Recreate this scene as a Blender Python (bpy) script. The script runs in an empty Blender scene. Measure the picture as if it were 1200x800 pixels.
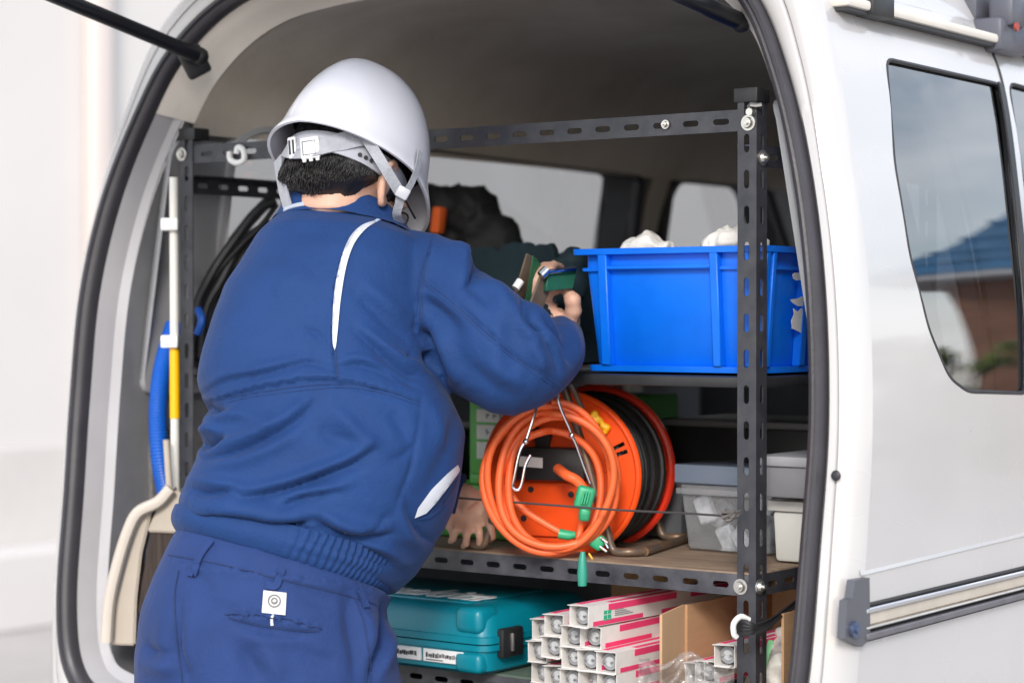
import bpy, bmesh, math, random
import numpy as np
from mathutils import Vector, Matrix, noise
from mathutils.geometry import delaunay_2d_cdt
from mathutils.bvhtree import BVHTree

random.seed(7)
SC = bpy.context.scene
COL = SC.collection
V = Vector

# ------------------------------------------------------------------ camera
FPX, PW, PH = 2506.0, 1200.0, 800.0
YAW, PITCH = math.radians(36.2), -math.atan(30 / FPX)
CAM = V((2.097, -2.577, 1.36))
CR = V((math.cos(YAW), math.sin(YAW), 0))
FH = V((-math.sin(YAW), math.cos(YAW), 0))
CF = FH * math.cos(PITCH) + V((0, 0, math.sin(PITCH)))
CU = CR.cross(CF)
cd = bpy.data.cameras.new('camera')
cam = bpy.data.objects.new('camera', cd)
COL.objects.link(cam)
cam.matrix_world = Matrix(((CR.x, CU.x, -CF.x, CAM.x), (CR.y, CU.y, -CF.y, CAM.y), (CR.z, CU.z, -CF.z, CAM.z), (0, 0, 0, 1)))
cd.sensor_width = 36
cd.lens = 36 * FPX / PW
cd.clip_end = 2000
cd.dof.use_dof = True
cd.dof.focus_distance = 3.12
cd.dof.aperture_fstop = 3.2
SC.camera = cam

# ------------------------------------------------------------------ sky, sun, exposure
SUN_EL, SUN_AZ = math.radians(28), math.radians(150)
w = bpy.data.worlds.new('World')
SC.world = w
w.use_nodes = True
nt = w.node_tree
nt.nodes.clear()
wo = nt.nodes.new('ShaderNodeOutputWorld')
bg = nt.nodes.new('ShaderNodeBackground')
bg.inputs['Strength'].default_value = 0.12
sky = nt.nodes.new('ShaderNodeTexSky')
sky.sky_type = 'NISHITA'
sky.sun_disc = False
sky.sun_elevation = SUN_EL
sky.sun_rotation = SUN_AZ
sky.air_density = 1.2
sky.dust_density = 0.8
tc = nt.nodes.new('ShaderNodeTexCoord')
mp = nt.nodes.new('ShaderNodeMapping')
mp.inputs['Scale'].default_value = (1, 1, 2.4)
nz = nt.nodes.new('ShaderNodeTexNoise')
nz.inputs['Scale'].default_value = 2.6
nz.inputs['Detail'].default_value = 6
nz.inputs['Roughness'].default_value = 0.55
rp = nt.nodes.new('ShaderNodeValToRGB')
rp.color_ramp.elements[0].position = 0.40
rp.color_ramp.elements[0].color = (0.12, 0.12, 0.12, 1)
rp.color_ramp.elements[1].position = 0.68
rp.color_ramp.elements[1].color = (0.92, 0.92, 0.92, 1)
mx = nt.nodes.new('ShaderNodeMix')
mx.data_type = 'RGBA'
mx.inputs[7].default_value = (9.3, 9.3, 9.6, 1)
nt.links.new(tc.outputs['Generated'], mp.inputs[0])
nt.links.new(mp.outputs[0], nz.inputs['Vector'])
nt.links.new(nz.outputs[0], rp.inputs[0])
nt.links.new(rp.outputs[0], mx.inputs[0])
nt.links.new(sky.outputs[0], mx.inputs[6])
nt.links.new(mx.outputs[2], bg.inputs[0])
nt.links.new(bg.outputs[0], wo.inputs[0])
sl = bpy.data.lights.new('sun', 'SUN')
sl.energy = 1.4
sl.angle = math.radians(14)
sl.color = (1, 0.96, 0.9)
so = bpy.data.objects.new('sun', sl)
COL.objects.link(so)
sd = V((math.sin(SUN_AZ) * math.cos(SUN_EL), math.cos(SUN_AZ) * math.cos(SUN_EL), math.sin(SUN_EL)))
so.rotation_euler = (-sd).to_track_quat('-Z', 'Y').to_euler()
SC.view_settings.view_transform = 'Standard'
SC.view_settings.look = 'None'
SC.view_settings.exposure = 1.04
SC.view_settings.gamma = 1
SC.cycles.max_bounces = 10
SC.cycles.diffuse_bounces = 6
SC.cycles.glossy_bounces = 4
SC.cycles.transparent_max_bounces = 10
SC.cycles.caustics_reflective = False
SC.cycles.caustics_refractive = False

# ------------------------------------------------------------------ helpers
def U(px, py, D=None, X=None, Y=None, Z=None):
    """pixel of the photograph -> point in the place, at a depth or on a plane"""
    d = CF + CR * ((px - PW / 2) / FPX) + CU * ((PH / 2 - py) / FPX)
    if X is not None: D = (X - CAM.x) / d.x
    elif Y is not None: D = (Y - CAM.y) / d.y
    elif Z is not None: D = (Z - CAM.z) / d.z
    return CAM + d * D

def px_of(co):
    """numpy (n,3) -> pixel coordinates"""
    r = co - np.array(CAM)
    D = r @ np.array(CF)
    return np.stack([PW / 2 + FPX * (r @ np.array(CR)) / D, PH / 2 - FPX * (r @ np.array(CU)) / D], 1)

WM = {}
def wm(o):
    return WM.get(o.name, Matrix.Identity(4))

def thing(name, label, cat, loc=(0, 0, 0), rz=0, group=None, rot=None):
    o = bpy.data.objects.new(name, None)
    COL.objects.link(o)
    o.empty_display_size = 0.05
    o.location = loc
    o.rotation_euler = rot if rot else (0, 0, rz)
    WM[o.name] = Matrix.Translation(V(loc)) @ o.rotation_euler.to_matrix().to_4x4()
    tag(o, label, cat, group)
    return o

def tag(o, label=None, cat=None, group=None, kind=None):
    if label: o['label'] = label
    if cat: o['category'] = cat
    if group: o['group'] = group
    if kind: o['kind'] = kind
    return o

def obj(name, bm, mat, parent=None, smooth=True, world=True, angle=40, label=None):
    """link a bmesh as one object; world=True means the mesh is in world coordinates"""
    if parent is not None and world:
        bm.transform(wm(parent).inverted())
    me = bpy.data.meshes.new(name)
    bmesh.ops.recalc_face_normals(bm, faces=bm.faces)
    bm.to_mesh(me)
    bm.free()
    return obj_me(name, me, mat, parent, smooth, angle, label)

def obj_me(name, me, mat, parent=None, smooth=True, angle=40, label=None):
    if mat is not None:
        me.materials.clear()
        me.materials.append(mat)
    if smooth:
        me.polygons.foreach_set('use_smooth', [True] * len(me.polygons))
        if angle:
            try: me.set_sharp_from_angle(angle=math.radians(angle))
            except Exception: pass
    o = bpy.data.objects.new(name, me)
    COL.objects.link(o)
    if parent is not None:
        o.parent = parent
    WM[o.name] = wm(parent) if parent is not None else Matrix.Identity(4)
    if label: o['label'] = label
    return o

def nb():
    return bmesh.new()

def join(bm, src, mtx=None):
    if mtx is not None: src.transform(mtx)
    me = bpy.data.meshes.new('tmp')
    src.to_mesh(me)
    src.free()
    bm.from_mesh(me)
    bpy.data.meshes.remove(me)

def rbox(bm, x0, x1, y0, y1, z0, z1, bev=0.0, seg=2, mtx=None):
    t = bmesh.new()
    bmesh.ops.create_cube(t, size=1)
    t.transform(Matrix.Translation(V(((x0 + x1) / 2, (y0 + y1) / 2, (z0 + z1) / 2))) @ Matrix.Diagonal((abs(x1 - x0), abs(y1 - y0), abs(z1 - z0), 1)))
    if bev > 0:
        bmesh.ops.bevel(t, geom=list(t.edges), offset=bev, segments=seg, profile=0.5, affect='EDGES')
    join(bm, t, mtx)
    return bm

def hexa(bm, bot, top, bev=0.0, seg=2):
    """box from 4 bottom + 4 top points"""
    t = bmesh.new()
    b = [t.verts.new(p) for p in bot]
    u = [t.verts.new(p) for p in top]
    t.faces.new(b[::-1]); t.faces.new(u)
    for i in range(4):
        t.faces.new((b[i], b[(i + 1) % 4], u[(i + 1) % 4], u[i]))
    bmesh.ops.recalc_face_normals(t, faces=t.faces)
    if bev > 0:
        bmesh.ops.bevel(t, geom=list(t.edges), offset=bev, segments=seg, profile=0.5, affect='EDGES')
    join(bm, t)
    return bm

def cr_(c, k, closed=False):
    """Catmull-Rom through points"""
    c = [V(p) for p in c]
    n = len(c)
    out = []
    for i in range(n if closed else n - 1):
        if closed:
            p0, p1, p2, p3 = c[i - 1], c[i], c[(i + 1) % n], c[(i + 2) % n]
        else:
            p1, p2 = c[i], c[i + 1]
            p0 = c[i - 1] if i else p1 * 2 - p2
            p3 = c[i + 2] if i + 2 < n else p2 * 2 - p1
        for j in range(k):
            t = j / k
            out.append(0.5 * ((2 * p1) + (p2 - p0) * t + (2 * p0 - 5 * p1 + 4 * p2 - p3) * t * t + (3 * p1 - p0 - 3 * p2 + p3) * t ** 3))
    if not closed: out.append(c[-1].copy())
    return out

def loft(bm, rings, closed=True, caps=True, loop=False):
    vs = [[bm.verts.new(p) for p in r] for r in rings]
    n = len(vs[0])
    m = len(vs)
    for i in range(m if loop else m - 1):
        a, b = vs[i], vs[(i + 1) % m]
        for j in range(n if closed else n - 1):
            k = (j + 1) % n
            try: bm.faces.new((a[j], a[k], b[k], b[j]))
            except ValueError: pass
    if caps and closed and not loop:
        bm.faces.new(vs[0][::-1]); bm.faces.new(vs[-1])
    return bm

def frames(pts, closed=False, up=None):
    n = len(pts)
    T = []
    for i in range(n):
        a = pts[i - 1] if (i or closed) else pts[i]
        b = pts[(i + 1) % n] if (i < n - 1 or closed) else pts[i]
        T.append((b - a).normalized())
    N = []
    u = V(up) if up else (V((0, 0, 1)) if abs(T[0].z) < 0.9 else V((1, 0, 0)))
    for t in T:
        u = (u - t * u.dot(t))
        u = u.normalized() if u.length > 1e-6 else t.orthogonal().normalized()
        N.append(u.copy())
    return T, N

def tube(bm, pts, r, n=8, closed=False, caps=True, sy=1.0, up=None):
    pts = [V(p) for p in pts]
    T, N = frames(pts, closed, up)
    rings = []
    for i, p in enumerate(pts):
        rr = r[i] if isinstance(r, (list, tuple)) else r
        b = T[i].cross(N[i])
        rings.append([p + (b * math.cos(2 * math.pi * k / n) + N[i] * sy * math.sin(2 * math.pi * k / n)) * rr for k in range(n)])
    return loft(bm, rings, True, caps, closed)

def ribbon(bm, pts, nrm, wd, th):
    """flat band of given width along pts, nrm = direction(s) out of the surface"""
    pts = [V(p) for p in pts]
    rings = []
    for i, p in enumerate(pts):
        a = pts[max(0, i - 1)]; b = pts[min(len(pts) - 1, i + 1)]
        t = (b - a).normalized()
        n_ = V(nrm[i] if isinstance(nrm, list) else nrm)
        n_ = (n_ - t * n_.dot(t)).normalized()
        s = t.cross(n_)
        w_ = wd[i] if isinstance(wd, list) else wd
        rings.append([p + s * w_ / 2, p + s * w_ / 2 + n_ * th, p - s * w_ / 2 + n_ * th, p - s * w_ / 2])
    return loft(bm, rings)

def cyl(bm, a, b, r, n=16, r2=None):
    return tube(bm, [a, b], [r, r if r2 is None else r2], n)

def ball(bm, c, r, mtx=None, sub=3):
    t = bmesh.new()
    bmesh.ops.create_icosphere(t, subdivisions=sub, radius=1)
    s = r if isinstance(r, (tuple, list)) else (r, r, r)
    m = Matrix.Translation(V(c)) @ (mtx if mtx is not None else Matrix.Identity(4)) @ Matrix.Diagonal((s[0], s[1], s[2], 1))
    join(bm, t, m)
    return bm

def inpoly(p, poly):
    x, y = p[0], p[1]
    c = False
    n = len(poly)
    for i in range(n):
        x1, y1 = poly[i][0], poly[i][1]
        x2, y2 = poly[i - 1][0], poly[i - 1][1]
        if (y1 > y) != (y2 > y) and x < (x2 - x1) * (y - y1) / (y2 - y1) + x1:
            c = not c
    return c

def tri2d(outer, holes=(), step=None):
    pts = [V((p[0], p[1])) for p in outer]
    ed = [(i, (i + 1) % len(outer)) for i in range(len(outer))]
    for h in holes:
        b = len(pts)
        pts += [V((p[0], p[1])) for p in h]
        ed += [(b + i, b + (i + 1) % len(h)) for i in range(len(h))]
    if step:
        xs = [p.x for p in pts]; ys = [p.y for p in pts]
        nb_ = len(pts)
        bd = np.array([[p.x, p.y] for p in pts])
        y = min(ys) + step * 0.5
        row = 0
        while y < max(ys):
            x = min(xs) + (0.25 + 0.5 * (row % 2)) * step
            while x < max(xs):
                if inpoly((x, y), outer) and not any(inpoly((x, y), h) for h in holes) and ((bd - (x, y)) ** 2).sum(1).min() > (0.4 * step) ** 2:
                    pts.append(V((x, y)))
                x += step
            y += step
            row += 1
    vo, eo, fo = delaunay_2d_cdt(pts, ed, [], 0, 1e-7)[:3]
    fs = []
    for f in fo:
        c = (sum(vo[i].x for i in f) / len(f), sum(vo[i].y for i in f) / len(f))
        if inpoly(c, outer) and not any(inpoly(c, h) for h in holes):
            fs.append(f)
    return vo, fs

def dens(poly, step):
    out = []
    for i in range(len(poly)):
        a, b = V(poly[i]), V(poly[(i + 1) % len(poly)])
        k = max(1, int((b - a).length / step))
        out += [a.lerp(b, j / k) for j in range(k)]
    return [(p.x, p.y) for p in out]

def round_poly(poly, r, k=5):
    out = []
    n = len(poly)
    for i in range(n):
        p, a, b = V(poly[i][:2]), V(poly[i - 1][:2]), V(poly[(i + 1) % n][:2])
        ri = poly[i][2] if len(poly[i]) > 2 else r
        ri = min(ri, (a - p).length * .45, (b - p).length * .45)
        u, v = p + (a - p).normalized() * ri, p + (b - p).normalized() * ri
        for j in range(k + 1):
            t = j / k
            q = u * (1 - t) ** 2 + p * 2 * t * (1 - t) + v * t * t
            out.append((q.x, q.y))
    return out

def sheet(bm, outer, holes, step, f, depth=None):
    """triangulated 2-D region mapped by f(u,v); depth = vector or function for thickness"""
    vo, fs = tri2d(outer, holes, step)
    top = [bm.verts.new(f(p.x, p.y)) for p in vo]
    for q in fs:
        try: bm.faces.new([top[i] for i in q])
        except ValueError: pass
    if depth is not None:
        bot = [bm.verts.new(t.co + (depth(p.x, p.y) if callable(depth) else V(depth))) for t, p in zip(top, vo)]
        for q in fs:
            try: bm.faces.new([bot[i] for i in reversed(q)])
            except ValueError: pass
        cnt = {}
        for q in fs:
            for i in range(len(q)):
                a, b = q[i], q[(i + 1) % len(q)]
                k = (min(a, b), max(a, b))
                cnt[k] = None if k in cnt else (a, b)
        for e in cnt.values():
            if e: 
                try: bm.faces.new((top[e[1]], top[e[0]], bot[e[0]], bot[e[1]]))
                except ValueError: pass
    return bm

def remesh(bm, voxel, it=2, keep=None):
    me = bpy.data.meshes.new('tmp')
    bmesh.ops.recalc_face_normals(bm, faces=bm.faces)
    bm.to_mesh(me); bm.free()
    o = bpy.data.objects.new('tmp', me)
    COL.objects.link(o)
    m = o.modifiers.new('r', 'REMESH')
    m.mode = 'VOXEL'; m.voxel_size = voxel
    dg = bpy.context.evaluated_depsgraph_get()
    dg.update()
    r = bpy.data.meshes.new_from_object(o.evaluated_get(dg))
    bpy.data.objects.remove(o)
    bm2 = bmesh.new(); bm2.from_mesh(r)
    bpy.data.meshes.remove(r)
    for _ in range(it):
        bmesh.ops.smooth_vert(bm2, verts=bm2.verts, factor=0.5, use_axis_x=True, use_axis_y=True, use_axis_z=True)
    return bm2

def lookup(tab, z):
    return float(np.interp(z, [t[0] for t in tab], [t[1] for t in tab]))

def copy_tree(o, parent=None, name=None):
    c = o.copy(); COL.objects.link(c); c.parent = parent
    WM[c.name] = WM.get(o.name, Matrix.Identity(4))
    for ch in list(o.children): copy_tree(ch, c)
    return c

# ------------------------------------------------------------------ materials
def M(name, rgb, rough=0.5, metal=0.0, var=0.0, vs=8.0, bump=0.0, bs=60.0, coat=0.0, ior=None, sheen=0.0, sss=0.0, rgb2=None, alpha=1.0, stretch=None, detail=4.0, rvar=0.0, fold=0.0):
    m = bpy.data.materials.new(name)
    m.use_nodes = True
    t = m.node_tree
    p = t.nodes['Principled BSDF']
    p.inputs['Base Color'].default_value = (*rgb, 1)
    p.inputs['Roughness'].default_value = rough
    p.inputs['Metallic'].default_value = metal
    if fold: p.inputs['Specular IOR Level'].default_value = 0.25
    if ior: p.inputs['IOR'].default_value = ior
    if coat:
        p.inputs['Coat Weight'].default_value = coat
        p.inputs['Coat Roughness'].default_value = 0.06
    if sheen:
        p.inputs['Sheen Weight'].default_value = sheen
        p.inputs['Sheen Roughness'].default_value = 0.5
    if sss:
        p.inputs['Subsurface Weight'].default_value = sss
        p.inputs['Subsurface Radius'].default_value = (0.01, 0.004, 0.002)
        p.inputs['Subsurface Scale'].default_value = 1.0
    if alpha < 1: p.inputs['Alpha'].default_value = alpha
    co = t.nodes.new('ShaderNodeTexCoord')
    vec = co.outputs['Object']
    if stretch:
        mpn = t.nodes.new('ShaderNodeMapping'); mpn.inputs['Scale'].default_value = stretch
        t.links.new(vec, mpn.inputs[0]); vec = mpn.outputs[0]
    if var or rgb2 or rvar:
        n = t.nodes.new('ShaderNodeTexNoise'); n.inputs['Scale'].default_value = vs; n.inputs['Detail'].default_value = detail
        n.inputs['Roughness'].default_value = 0.6
        t.links.new(vec, n.inputs['Vector'])
        r = t.nodes.new('ShaderNodeValToRGB')
        r.color_ramp.elements[0].position = 0.35; r.color_ramp.elements[1].position = 0.68
        lo = rgb2 if rgb2 else tuple(c * (1 - var) for c in rgb)
        hi = rgb if rgb2 else tuple(min(1, c * (1 + var)) for c in rgb)
        r.color_ramp.elements[0].color = (*lo, 1); r.color_ramp.elements[1].color = (*hi, 1)
        t.links.new(n.outputs[0], r.inputs[0]); t.links.new(r.outputs[0], p.inputs['Base Color'])
        if rvar:
            mr = t.nodes.new('ShaderNodeMapRange')
            mr.inputs[3].default_value = max(0.02, rough - rvar); mr.inputs[4].default_value = min(1, rough + rvar)
            t.links.new(n.outputs[0], mr.inputs[0]); t.links.new(mr.outputs[0], p.inputs['Roughness'])
    if bump:
        n2 = t.nodes.new('ShaderNodeTexNoise'); n2.inputs['Scale'].default_value = bs; n2.inputs['Detail'].default_value = 3
        t.links.new(vec, n2.inputs['Vector'])
        b = t.nodes.new('ShaderNodeBump'); b.inputs['Strength'].default_value = bump; b.inputs['Distance'].default_value = 0.004
        t.links.new(n2.outputs[0], b.inputs['Height']); t.links.new(b.outputs[0], p.inputs['Normal'])
        if fold:
            n3 = t.nodes.new('ShaderNodeTexNoise'); n3.inputs['Scale'].default_value = 26; n3.inputs['Detail'].default_value = 5; n3.inputs['Distortion'].default_value = 1.2
            t.links.new(vec, n3.inputs['Vector'])
            b3 = t.nodes.new('ShaderNodeBump'); b3.inputs['Strength'].default_value = fold; b3.inputs['Distance'].default_value = 0.006
            t.links.new(n3.outputs[0], b3.inputs['Height']); t.links.new(b3.outputs[0], b.inputs['Normal'])
    return m

def glass_mat(name, tint, ior=1.5, rough=0.0, gloss=1.0, diff=0.0, dcol=(.8, .8, .8)):
    """thin pane: tinted see-through plus mirror reflection by Fresnel"""
    m = bpy.data.materials.new(name); m.use_nodes = True
    t = m.node_tree; t.nodes.clear()
    o = t.nodes.new('ShaderNodeOutputMaterial')
    tr = t.nodes.new('ShaderNodeBsdfTransparent'); tr.inputs[0].default_value = (*tint, 1)
    gl = t.nodes.new('ShaderNodeBsdfGlossy'); gl.inputs['Roughness'].default_value = rough
    gl.inputs[0].default_value = (gloss, gloss, gloss, 1)
    lw = t.nodes.new('ShaderNodeLayerWeight'); lw.inputs[0].default_value = 0.5
    pw = t.nodes.new('ShaderNodeMath'); pw.operation = 'POWER'; pw.inputs[1].default_value = 4.0
    f0 = ((ior - 1) / (ior + 1)) ** 2
    fr = t.nodes.new('ShaderNodeMath'); fr.operation = 'MULTIPLY_ADD'; fr.inputs[1].default_value = 1 - f0; fr.inputs[2].default_value = f0
    t.links.new(lw.outputs['Facing'], pw.inputs[0]); t.links.new(pw.outputs[0], fr.inputs[0])
    mxs = t.nodes.new('ShaderNodeMixShader')
    base = tr.outputs[0]
    if diff:
        df = t.nodes.new('ShaderNodeBsdfDiffuse'); df.inputs[0].default_value = (*dcol, 1)
        m2 = t.nodes.new('ShaderNodeMixShader'); m2.inputs[0].default_value = diff
        t.links.new(base, m2.inputs[1]); t.links.new(df.outputs[0], m2.inputs[2]); base = m2.outputs[0]
    t.links.new(fr.outputs[0], mxs.inputs[0]); t.links.new(base, mxs.inputs[1]); t.links.new(gl.outputs[0], mxs.inputs[2])
    t.links.new(mxs.outputs[0], o.inputs[0])
    return m

PAINT = M('white_van_paint', (.49, .475, .475), .28, coat=.8, var=.04, vs=2.0, rvar=.08, detail=3)
PAINT_IN = M('grey_inner_paint', (.42, .41, .43), .4, var=.06, vs=6)
RUBBER = M('rubber_seal', (.022, .021, .026), .5, var=.2, vs=30, bump=.1, bs=200)
RUBBER_L = M('grey_weatherstrip', (.115, .11, .125), .5, var=.12, vs=25, bump=.1, bs=150)
BLACKP = M('black_plastic', (.018, .018, .02), .45, var=.2, vs=20)
DKTRIM = M('dark_grey_trim', (.19, .19, .20), .34, var=.15, vs=5, bump=.08, bs=120)
CARPET = M('grey_carpet', (.16, .155, .15), .95, var=.15, vs=60, bump=.5, bs=300)
HEADL = M('beige_headliner', (.76, .70, .635), .9, var=.05, vs=3, bump=.2, bs=90, rgb2=(.56, .495, .42), detail=7)
HEADE = M('pale_headliner_trim', (.66, .61, .56), .85, var=.05, vs=5, bump=.1, bs=80)
FLOORM = M('dark_floor_mat', (.03, .03, .03), .8, var=.3, vs=20)
ANGLE = M('black_angle_steel', (.026, .027, .036), .42, metal=.0, var=.25, vs=30, rgb2=(.05, .05, .058), rvar=.12)
STEEL = M('zinc_steel', (.62, .60, .57), .3, metal=.9, var=.1, vs=60)
CHROME = M('chrome', (.72, .72, .74), .14, metal=1.0)
PLY = M('worn_plywood', (.28, .20, .14), .7, var=.2, vs=12, rgb2=(.17, .12, .085), stretch=(1, 6, 1), bump=.2, bs=60)
GREENB = M('green_grey_board', (.11, .15, .12), .6, var=.2, vs=12)
BLUE = M('blue_bin_plastic', (.0, .155, .78), .40, var=.05, vs=9, bump=.05, bs=240, rgb2=(.0, .125, .66), rvar=.12, detail=8)
WHITEP = M('white_plastic', (.78, .78, .77), .4, var=.03)
PAPER = M('white_paper', (.80, .79, .77), .8, var=.04, vs=20)
INK = M('black_ink', (.03, .03, .035), .7)
GREYT = M('grey_print', (.25, .25, .27), .8)
TRIMG = M('mid_grey_trim', (.36, .36, .375), .36, var=.1, vs=4)
QGLASS = glass_mat('dark_privacy_glass', (.15, .165, .18), 2.3)
PGLASS = glass_mat('privacy_glass', (.48, .50, .515), 2.2)
HELM = M('white_helmet_shell', (.75, .75, .82), .2, coat=.4, var=.015, vs=10)
# ================================================================== THE SETTING
GROUNDM = M('concrete_ground', (.46, .435, .415), .9, var=.12, vs=1.3, bump=.25, bs=35, rgb2=(.37, .35, .33), detail=8)
bm = nb(); rbox(bm, -300, 300, -300, 300, -.2, 0)
tag(obj('ground', bm, GROUNDM, smooth=False), kind='structure')

WALLW = M('white_render', (.62, .592, .578), .85, var=.03, vs=.7, bump=.1, bs=40)
WALLB = M('pale_base_render', (.55, .52, .50), .85, var=.06, vs=1.5, bump=.15, bs=40)
bld = thing('white_building', 'long white rendered building wall with a pale stepped base behind the van', 'building', (-5.6, 6, 0))
bm = nb(); rbox(bm, -9, -5.4, -3, 22, .0, 5.2); obj('wall', bm, WALLW, bld, smooth=False)
bm = nb(); rbox(bm, -5.4, -5.33, -3, 22, .0, .77, .012); obj('base_course', bm, WALLB, bld, smooth=False)
bm = nb(); rbox(bm, -5.33, -5.05, -3, 22, .0, .34, .015); obj('base_step', bm, WALLW, bld, smooth=False)
bm = nb(); rbox(bm, -9.1, -5.2, -3.1, 22.1, 5.2, 5.35); obj('roof_slab', bm, WALLB, bld, smooth=False)
PIPEM = M('pinkish_downpipe', (.66, .58, .55), .6)
bm = nb(); rbox(bm, -5.4, -5.31, 4.28, 4.40, .77, 5.2, .02); obj('downpipe', bm, PIPEM, bld)

# house with a blue roof, ahead of the van on its right: it mirrors in the van's window
TILE = M('blue_roof_tile', (.045, .15, .30), .35, var=.25, vs=3)
BRICK = M('brown_house_wall', (.22, .105, .065), .8, var=.2, vs=4)
GREYS = M('grey_roof_edge', (.36, .37, .40), .6)
hs = thing('house', 'brown walled house with a hipped blue tile roof, mirrored in the van window', 'house', (3.65, 17.5, 0), rz=math.radians(-10)); hs.scale = (1, 1, .75)
hm = wm(hs)
bm = nb(); rbox(bm, -3.0, 3.6, -3.5, 3.5, 0, 4.3); obj('wall', bm, BRICK, hs, smooth=False, world=False)
def hip(bm, x0, x1, y0, y1, z0, z1, ins):
    hexa(bm, [V((x0, y0, z0)), V((x1, y0, z0)), V((x1, y1, z0)), V((x0, y1, z0))], [V((x0 + ins, y0 + ins, z1)), V((x1 - ins, y0 + ins, z1)), V((x1 - ins, y1 - ins, z1)), V((x0 + ins, y1 - ins, z1))])
bm = nb(); hip(bm, -3.8, 3.95, -4.3, 4.3, 4.45, 8.6, 3.4)
rf = obj('roof', bm, TILE, hs, smooth=False, world=False)
bm = nb()
for k in range(13):
    s = k / 12; i = 3.4 * s; z = 4.45 + 4.15 * s + .03
    rbox(bm, -3.8 + i, 3.95 - i, -4.3 + i - .04, -4.3 + i + .04, z - .05, z + .03)
    rbox(bm, -3.8 + i - .04, -3.8 + i + .04, -4.3 + i, 4.3 - i, z - .05, z + .03)
obj('tile_course', bm, TILE, rf, smooth=False, world=False)
bm = nb(); rbox(bm, -3.84, 3.99, -4.34, 4.34, 4.28, 4.44); obj('eaves', bm, GREYS, hs, smooth=False, world=False)
bm = nb(); hip(bm, -4.6, -2.9, -4.6, 1.5, 2.75, 3.5, .7); obj('porch_roof', bm, TILE, hs, smooth=False, world=False)
bm = nb(); rbox(bm, -4.64, -2.95, -4.64, 1.54, 2.58, 2.74); obj('porch_eaves', bm, GREYS, hs, smooth=False, world=False)
for yy in (-4.3, 1.2):
    bm = nb(); rbox(bm, -4.5, -4.36, yy - .07, yy + .07, 0, 2.58); obj('porch_post', bm, WALLB, hs, smooth=False, world=False)
for yy in (-2.2, 1.6):
    bm = nb(); rbox(bm, -3.06, -2.98, yy - .6, yy + .6, 3.0, 4.0, .01); wn = obj('window', bm, GREYS, hs, smooth=False, world=False)
    bm = nb(); rbox(bm, -3.075, -3.06, yy - .5, yy + .5, 3.08, 3.92); obj('pane', bm, M('house_pane', (.05, .06, .07), .08), wn, smooth=False, world=False)

LEAF = M('yellow_green_leaf', (.13, .16, .025), .6, var=.5, vs=6)
BARK = M('shrub_bark', (.08, .055, .04), .9)
def shrub(x, y, h, r, label, n=1500):
    t = thing('shrub', label, 'shrub', (x, y, 0), group='shrubs in front of the blue roofed house')
    rnd = random.Random(int(x * 100))
    bm = nb()
    for k in range(7):
        a = rnd.random() * 6.28
        tube(bm, [V((x, y, 0)), V((x + r * .4 * math.cos(a), y + r * .4 * math.sin(a), h * .45)), V((x + r * .75 * math.cos(a + .3), y + r * .75 * math.sin(a + .3), h * .85))], [.035, .02, .008], 6)
    obj('stem', bm, BARK, t)
    bm = nb()
    cl = [(rnd.uniform(-r, r), rnd.uniform(-r, r), rnd.uniform(.25, 1) * h, rnd.uniform(.2, .45) * r) for _ in range(24)]
    for k in range(n):
        c = rnd.choice(cl)
        d = V((rnd.gauss(0, 1), rnd.gauss(0, 1), rnd.gauss(0, 1))).normalized() * c[3] * rnd.uniform(.5, 1)
        p = V((x + c[0], y + c[1], c[2])) + d
        u = V((rnd.gauss(0, 1), rnd.gauss(0, 1), rnd.gauss(0, .6))).normalized() * rnd.uniform(.04, .08)
        v = u.orthogonal().normalized() * rnd.uniform(.02, .04)
        bm.faces.new([bm.verts.new(q) for q in (p - u, p + v, p + u, p - v)])
    fo = obj('foliage', bm, LEAF, t, smooth=False); fo['kind'] = 'stuff'
shrub(5.15, 9.6, 1.75, .42, 'tall yellow green shrub nearest the van, before the brown house')
shrub(6.1, 11.3, 1.9, .5, 'broad yellow green shrub between the nearest shrub and the brown house')

# ================================================================== THE VAN
van = thing('van', 'white van with its tailgate open, seen from behind its right rear corner', 'van', (0, .0, 0))
Oc = [(0, -.05, .70), (.45, -.05, .70), (.62, -.05, .706), (.692, -.047, .755), (.716, -.04, .87), (.722, -.018, 1.05), (.725, 0, 1.22), (.713, .012, 1.40), (.681, .032, 1.56), (.631, .058, 1.70), (.566, .080, 1.815), (.455, .100, 1.90), (.30, .110, 1.935), (0, .118, 1.95)]
Bc = [(0, -.06, .58), (.45, -.06, .58), (.67, -.055, .585), (.735, -.05, .66), (.758, -.035, .85), (.762, -.012, 1.05), (.762, .005, 1.22), (.750, .016, 1.40), (.717, .036, 1.57), (.677, .062, 1.72), (.622, .085, 1.85), (.52, .112, 1.945), (.36, .130, 1.985), (0, .138, 2.0)]
K = 7
def full(ctrl):
    r = cr_(ctrl, K)
    return r + [V((-p.x, p.y, p.z)) for p in reversed(r[1:-1])]
O_, B_ = full(Oc), full(Bc)
NL = len(O_)
def off(loop, d, dy=0.0):
    out = []
    n = len(loop)
    for i, p in enumerate(loop):
        a, b = loop[i - 1], loop[(i + 1) % n]
        t = V((b.x - a.x, 0, b.z - a.z)).normalized()
        nn = V((t.z, 0, -t.x))
        out.append(p + nn * d + V((0, dy, 0)))
    return out
def mixl(a, b, s, dy=0.0):
    return [p.lerp(q, s) + V((0, dy, 0)) for p, q in zip(a, b)]
SX = [(.30, .750), (.58, .770), (.85, .779), (1.05, .783), (1.22, .783), (1.40, .771), (1.57, .738), (1.72, .698), (1.85, .648), (1.93, .60)]
YR = [(.30, -.05), (.70, -.05), (.87, -.04), (1.05, -.018), (1.22, .0), (1.4, .012), (1.56, .032), (1.7, .058), (1.815, .080), (1.9, .10)]
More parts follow.
